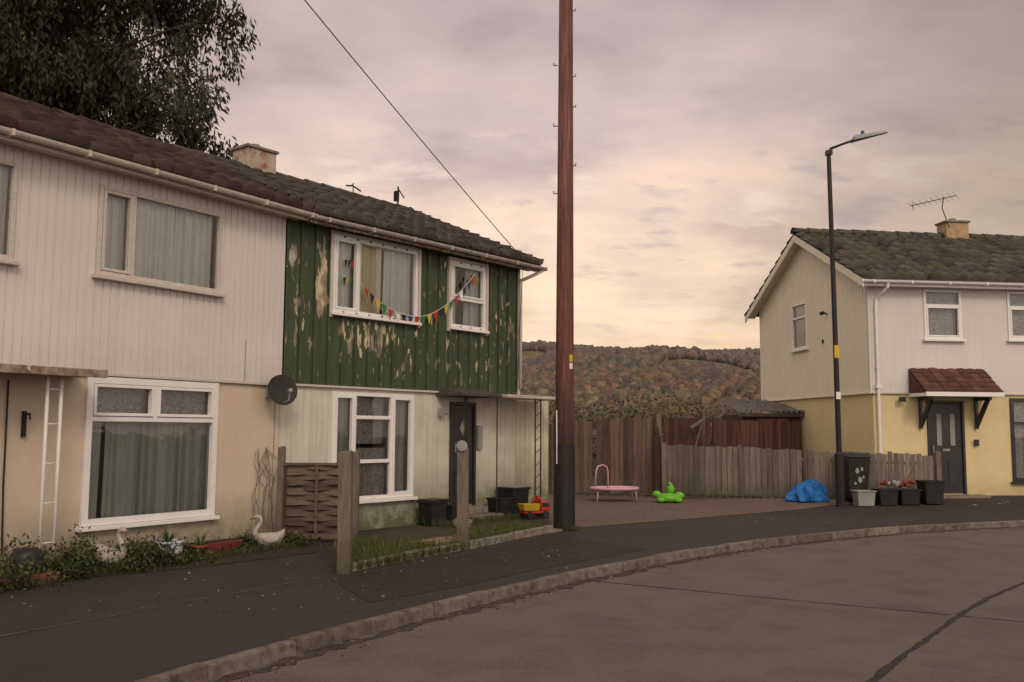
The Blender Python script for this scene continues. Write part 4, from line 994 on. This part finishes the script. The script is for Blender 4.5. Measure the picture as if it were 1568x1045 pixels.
b.ell((-.2,-.26,.07),(.1,.07,.06),10,6); b.ell((.2,-.24,.07),(.1,.07,.06),10,6)
b.obj('shell',"green",TG,smooth=True)
b=MB(); vs=[];nu,nv=40,18
for i in range(nv+1):
    for j in range(nu):
        ph=math.pi/2*i/nv; t_=2*math.pi*j/nu; k=1+.14*math.sin(5*t_+3*ph)+.12*math.sin(9*t_+1-4*ph)+random.uniform(-.04,.04)
        vs.append((.44*math.sin(ph)*math.cos(t_)*k,.28*math.sin(ph)*math.sin(t_)*k,.42*math.cos(ph)*(1+.35*math.cos(t_-.2)*math.sin(ph))*(1+.10*math.sin(7*t_+2*i))+random.uniform(0,.012)))
b.add(vs,[(i*nu+j,(i+1)*nu+j,(i+1)*nu+(j+1)%nu,i*nu+(j+1)%nu) for i in range(nv) for j in range(nu)]); o=b.obj('blue_tarpaulin','blue'); o.location=(6.72,21.6,g(6.75,21.75)-.01)
WB=E('wheelie_bin',(7.78,21.55,g(7.78,21.55)),.12)
b=MB(); b.hexa([(-.21,-.24,.06),(.21,-.24,.06),(.21,.22,.06),(-.21,.22,.06)],[(-.27,-.32,1.0),(.27,-.32,1.0),(.27,.32,1.0),(-.27,.32,1.0)]); b.obj('body','blackp',WB,bevel=.02)
b=MB(); b.hexa([(-.29,-.36,1.003),(.29,-.36,1.003),(.29,.34,1.003),(-.29,.34,1.003)],[(-.26,-.30,1.08),(.26,-.30,1.08),(.26,.33,1.10),(-.26,.33,1.10)]); b.obj('lid','blackp',WB,bevel=.015)
b=MB()
for x in (-.24,.24): b.tube([(x-.03,.24,.1),(x+.03,.24,.1)],.1,16)
b.tube([(-.22,.38,1.0),(.22,.38,1.0)],.018,8); b.obj('wheels_and_handle','blackp',WB)
b=MB()
def disc(b,cx,z,rx,rz2):
    y=-.245-.08*((z-.06)/.94)-.006; b.add([(cx+rx*math.cos(a),y,z+rz2*math.sin(a)) for a in np.linspace(0,6.283,17)[:-1]],[tuple(range(16))])
for cx,z,rx,rz2 in ((-.05,.70,.045,.065),(.06,.74,.03,.045),(.02,.5,.05,.07),(-.09,.42,.025,.035),(.1,.56,.022,.035)): disc(b,cx,z,rx,rz2)
b.obj('stickers','greyp',WB)
tapered('storage_tub',(7.80,21.0,g(7.8,21)),.42,.32,.34,'greyp',.1); tapered('storage_tub',(8.35,21.15,g(8.35,21.1)),.45,.34,.36,'blackp',.1); tapered('storage_tub',(8.85,21.2,g(8.8,21.2)),.46,.36,.34,'blackp',.1)
tapered('storage_tub',(9.42,21.3,g(9.4,21.3)),.46,.4,.52,'blackmetal',.1)
RT=E('basket_of_toys',(8.75,21.3,g(8.8,21.3)+.35)); b=MB()
for i in range(20):
    b.mi=random.choice([0,0,0,1,2,2]); b.ell((random.uniform(-.4,.3),random.uniform(-.12,.12),random.uniform(.04,.14)),(random.uniform(.04,.09),.05,random.uniform(.03,.07)),8,6)
b.tube([(.1,0,.1),(.25,.02,.36)],.012,6); b.obj('toys',['redpaint','greyp','blackp'],RT)
b=MB()
for i in range(16):
    x=random.uniform(9.9,12.5); y=21.2+random.uniform(-.3,.4)+(x-10)*.12; s_=random.uniform(.012,.035); b.mi=random.choice([0,1]); b.ell((x,y,g(x,y)+s_*.3),(s_*1.5,s_,s_*.5),6,4)
b.obj('litter',['terracotta','concrete'])

# ---------------------------------------------------------------- sky
w=bpy.data.worlds.new('World'); scene.world=w; w.use_nodes=True; t=w.node_tree
bg=t.nodes['Background']; bg.inputs[1].default_value=.1
sk=N(t,'ShaderNodeTexSky',sky_type='NISHITA'); sk.sun_disc=False
SUN=Vector((.25,-.80,.62)).normalized()
sk.sun_elevation=math.asin(SUN.z); sk.sun_rotation=math.atan2(SUN.x,SUN.y)
sk.air_density=2; sk.dust_density=4
tc=N(t,'ShaderNodeTexCoord').outputs['Generated']
nrm=N(t,'ShaderNodeVectorMath',operation='NORMALIZE'); t.links.new(tc,nrm.inputs[0])
sp_=N(t,'ShaderNodeSeparateXYZ'); t.links.new(nrm.outputs[0],sp_.inputs[0]); x_,y_,z_=sp_.outputs
zc=math_(t,'ADD',math_(t,'MAXIMUM',z_,0.0),.22)
cv=N(t,'ShaderNodeCombineXYZ'); t.links.new(math_(t,'DIVIDE',x_,zc),cv.inputs[0]); t.links.new(math_(t,'DIVIDE',y_,zc),cv.inputs[1])
n1=noise(t,cv.outputs[0],1.1,5,.55,(1,.9,1)); n2=noise(t,cv.outputs[0],2.4,7,.52,(.9,1.2,1)); n3=noise(t,cv.outputs[0],6.0,5,.6,(.7,1,1))
zz=math_(t,'ADD',z_,math_(t,'MULTIPLY',math_(t,'SUBTRACT',n1,.5),.26))
grad=ramp(t,zz,[(0.0,(.84,.58,.41)),(.05,(.97,.71,.48)),(.12,(1.04,.81,.59)),(.20,(.97,.75,.59)),(.29,(.79,.615,.55)),(.42,(.60,.475,.47)),(.65,(.55,.47,.46)),(1.0,(.64,.57,.55))])
cl2=ramp(t,n2,[(.34,(.78,.755,.79)),(.44,(.92,.91,.93)),(.54,(1.02,1.01,1.0)),(.66,(1.14,1.09,1.04))])
grad=mixc(t,1.0,grad,cl2,'MULTIPLY')
cl3=ramp(t,n3,[(.35,(.96,.955,.96)),(.65,(1.04,1.03,1.02))])
grad=mixc(t,1.0,grad,cl3,'MULTIPLY')
def mapr(v,a,b_,c_,d_):
    n=N(t,'ShaderNodeMapRange',interpolation_type='SMOOTHSTEP'); t.links.new(v,n.inputs[0])
    for i,q in enumerate((a,b_,c_,d_)): n.inputs[i+1].default_value=q
    return n.outputs[0]
# discrete warm-lit cumulus and a few grey scraps low down
n4=noise(t,cv.outputs[0],4.3,6,.55,(1,1.6,1)); band=math_(t,'MULTIPLY',mapr(z_,.06,.14,0,1),mapr(z_,.24,.36,1,0))
pk=math_(t,'MULTIPLY',ramp(t,n4,[(.56,0.0),(.66,.6)]),band)
grad=mixc(t,pk,grad,(1.05,.84,.69))
dk=math_(t,'MULTIPLY',ramp(t,n4,[(.33,.55),(.42,0.0)]),band)
grad=mixc(t,dk,grad,(.56,.46,.45))
fx=math_(t,'MULTIPLY',mapr(x_,.12,.56,1.0,.48),mapr(x_,-.5,-.1,.80,1.0))
k=N(t,'ShaderNodeCombineColor'); [t.links.new(fx,k.inputs[i]) for i in range(3)]
grad=mixc(t,1.0,grad,k.outputs[0],'MULTIPLY')
back=mapr(y_,.35,-.3,0.0,1.0)
grad=mixc(t,back,grad,(1.12,.94,.80))  # sky behind the camera made brighter, added to light the house fronts
sc_=N(t,'ShaderNodeVectorMath',operation='SCALE'); t.links.new(grad,sc_.inputs[0]); sc_.inputs['Scale'].default_value=10
fin=mixc(t,.95,sk.outputs[0],sc_.outputs[0])
t.links.new(fin,bg.inputs[0])
# ---------------------------------------------------------------- sun
sl=bpy.data.lights.new('sun','SUN'); sl.energy=.95; sl.angle=math.radians(14); sl.color=(1,.86,.69)
so=bpy.data.objects.new('sun',sl); COL.objects.link(so); so.rotation_euler=SUN.to_track_quat('Z','Y').to_euler(); so.location=(0,-5,20)
# ---------------------------------------------------------------- camera
cam=bpy.data.cameras.new('camera'); co=bpy.data.objects.new('camera',cam); COL.objects.link(co); scene.camera=co
cam.sensor_width=36; cam.lens=1437/1568*36; cam.clip_end=8000; cam.clip_start=.05
th=math.atan(137.5/1437)
co.matrix_world=Matrix.Translation((0,0,1.65))@Matrix.Rotation(math.pi/2+th,4,'X')@Matrix.Rotation(math.radians(.3),4,'Z')
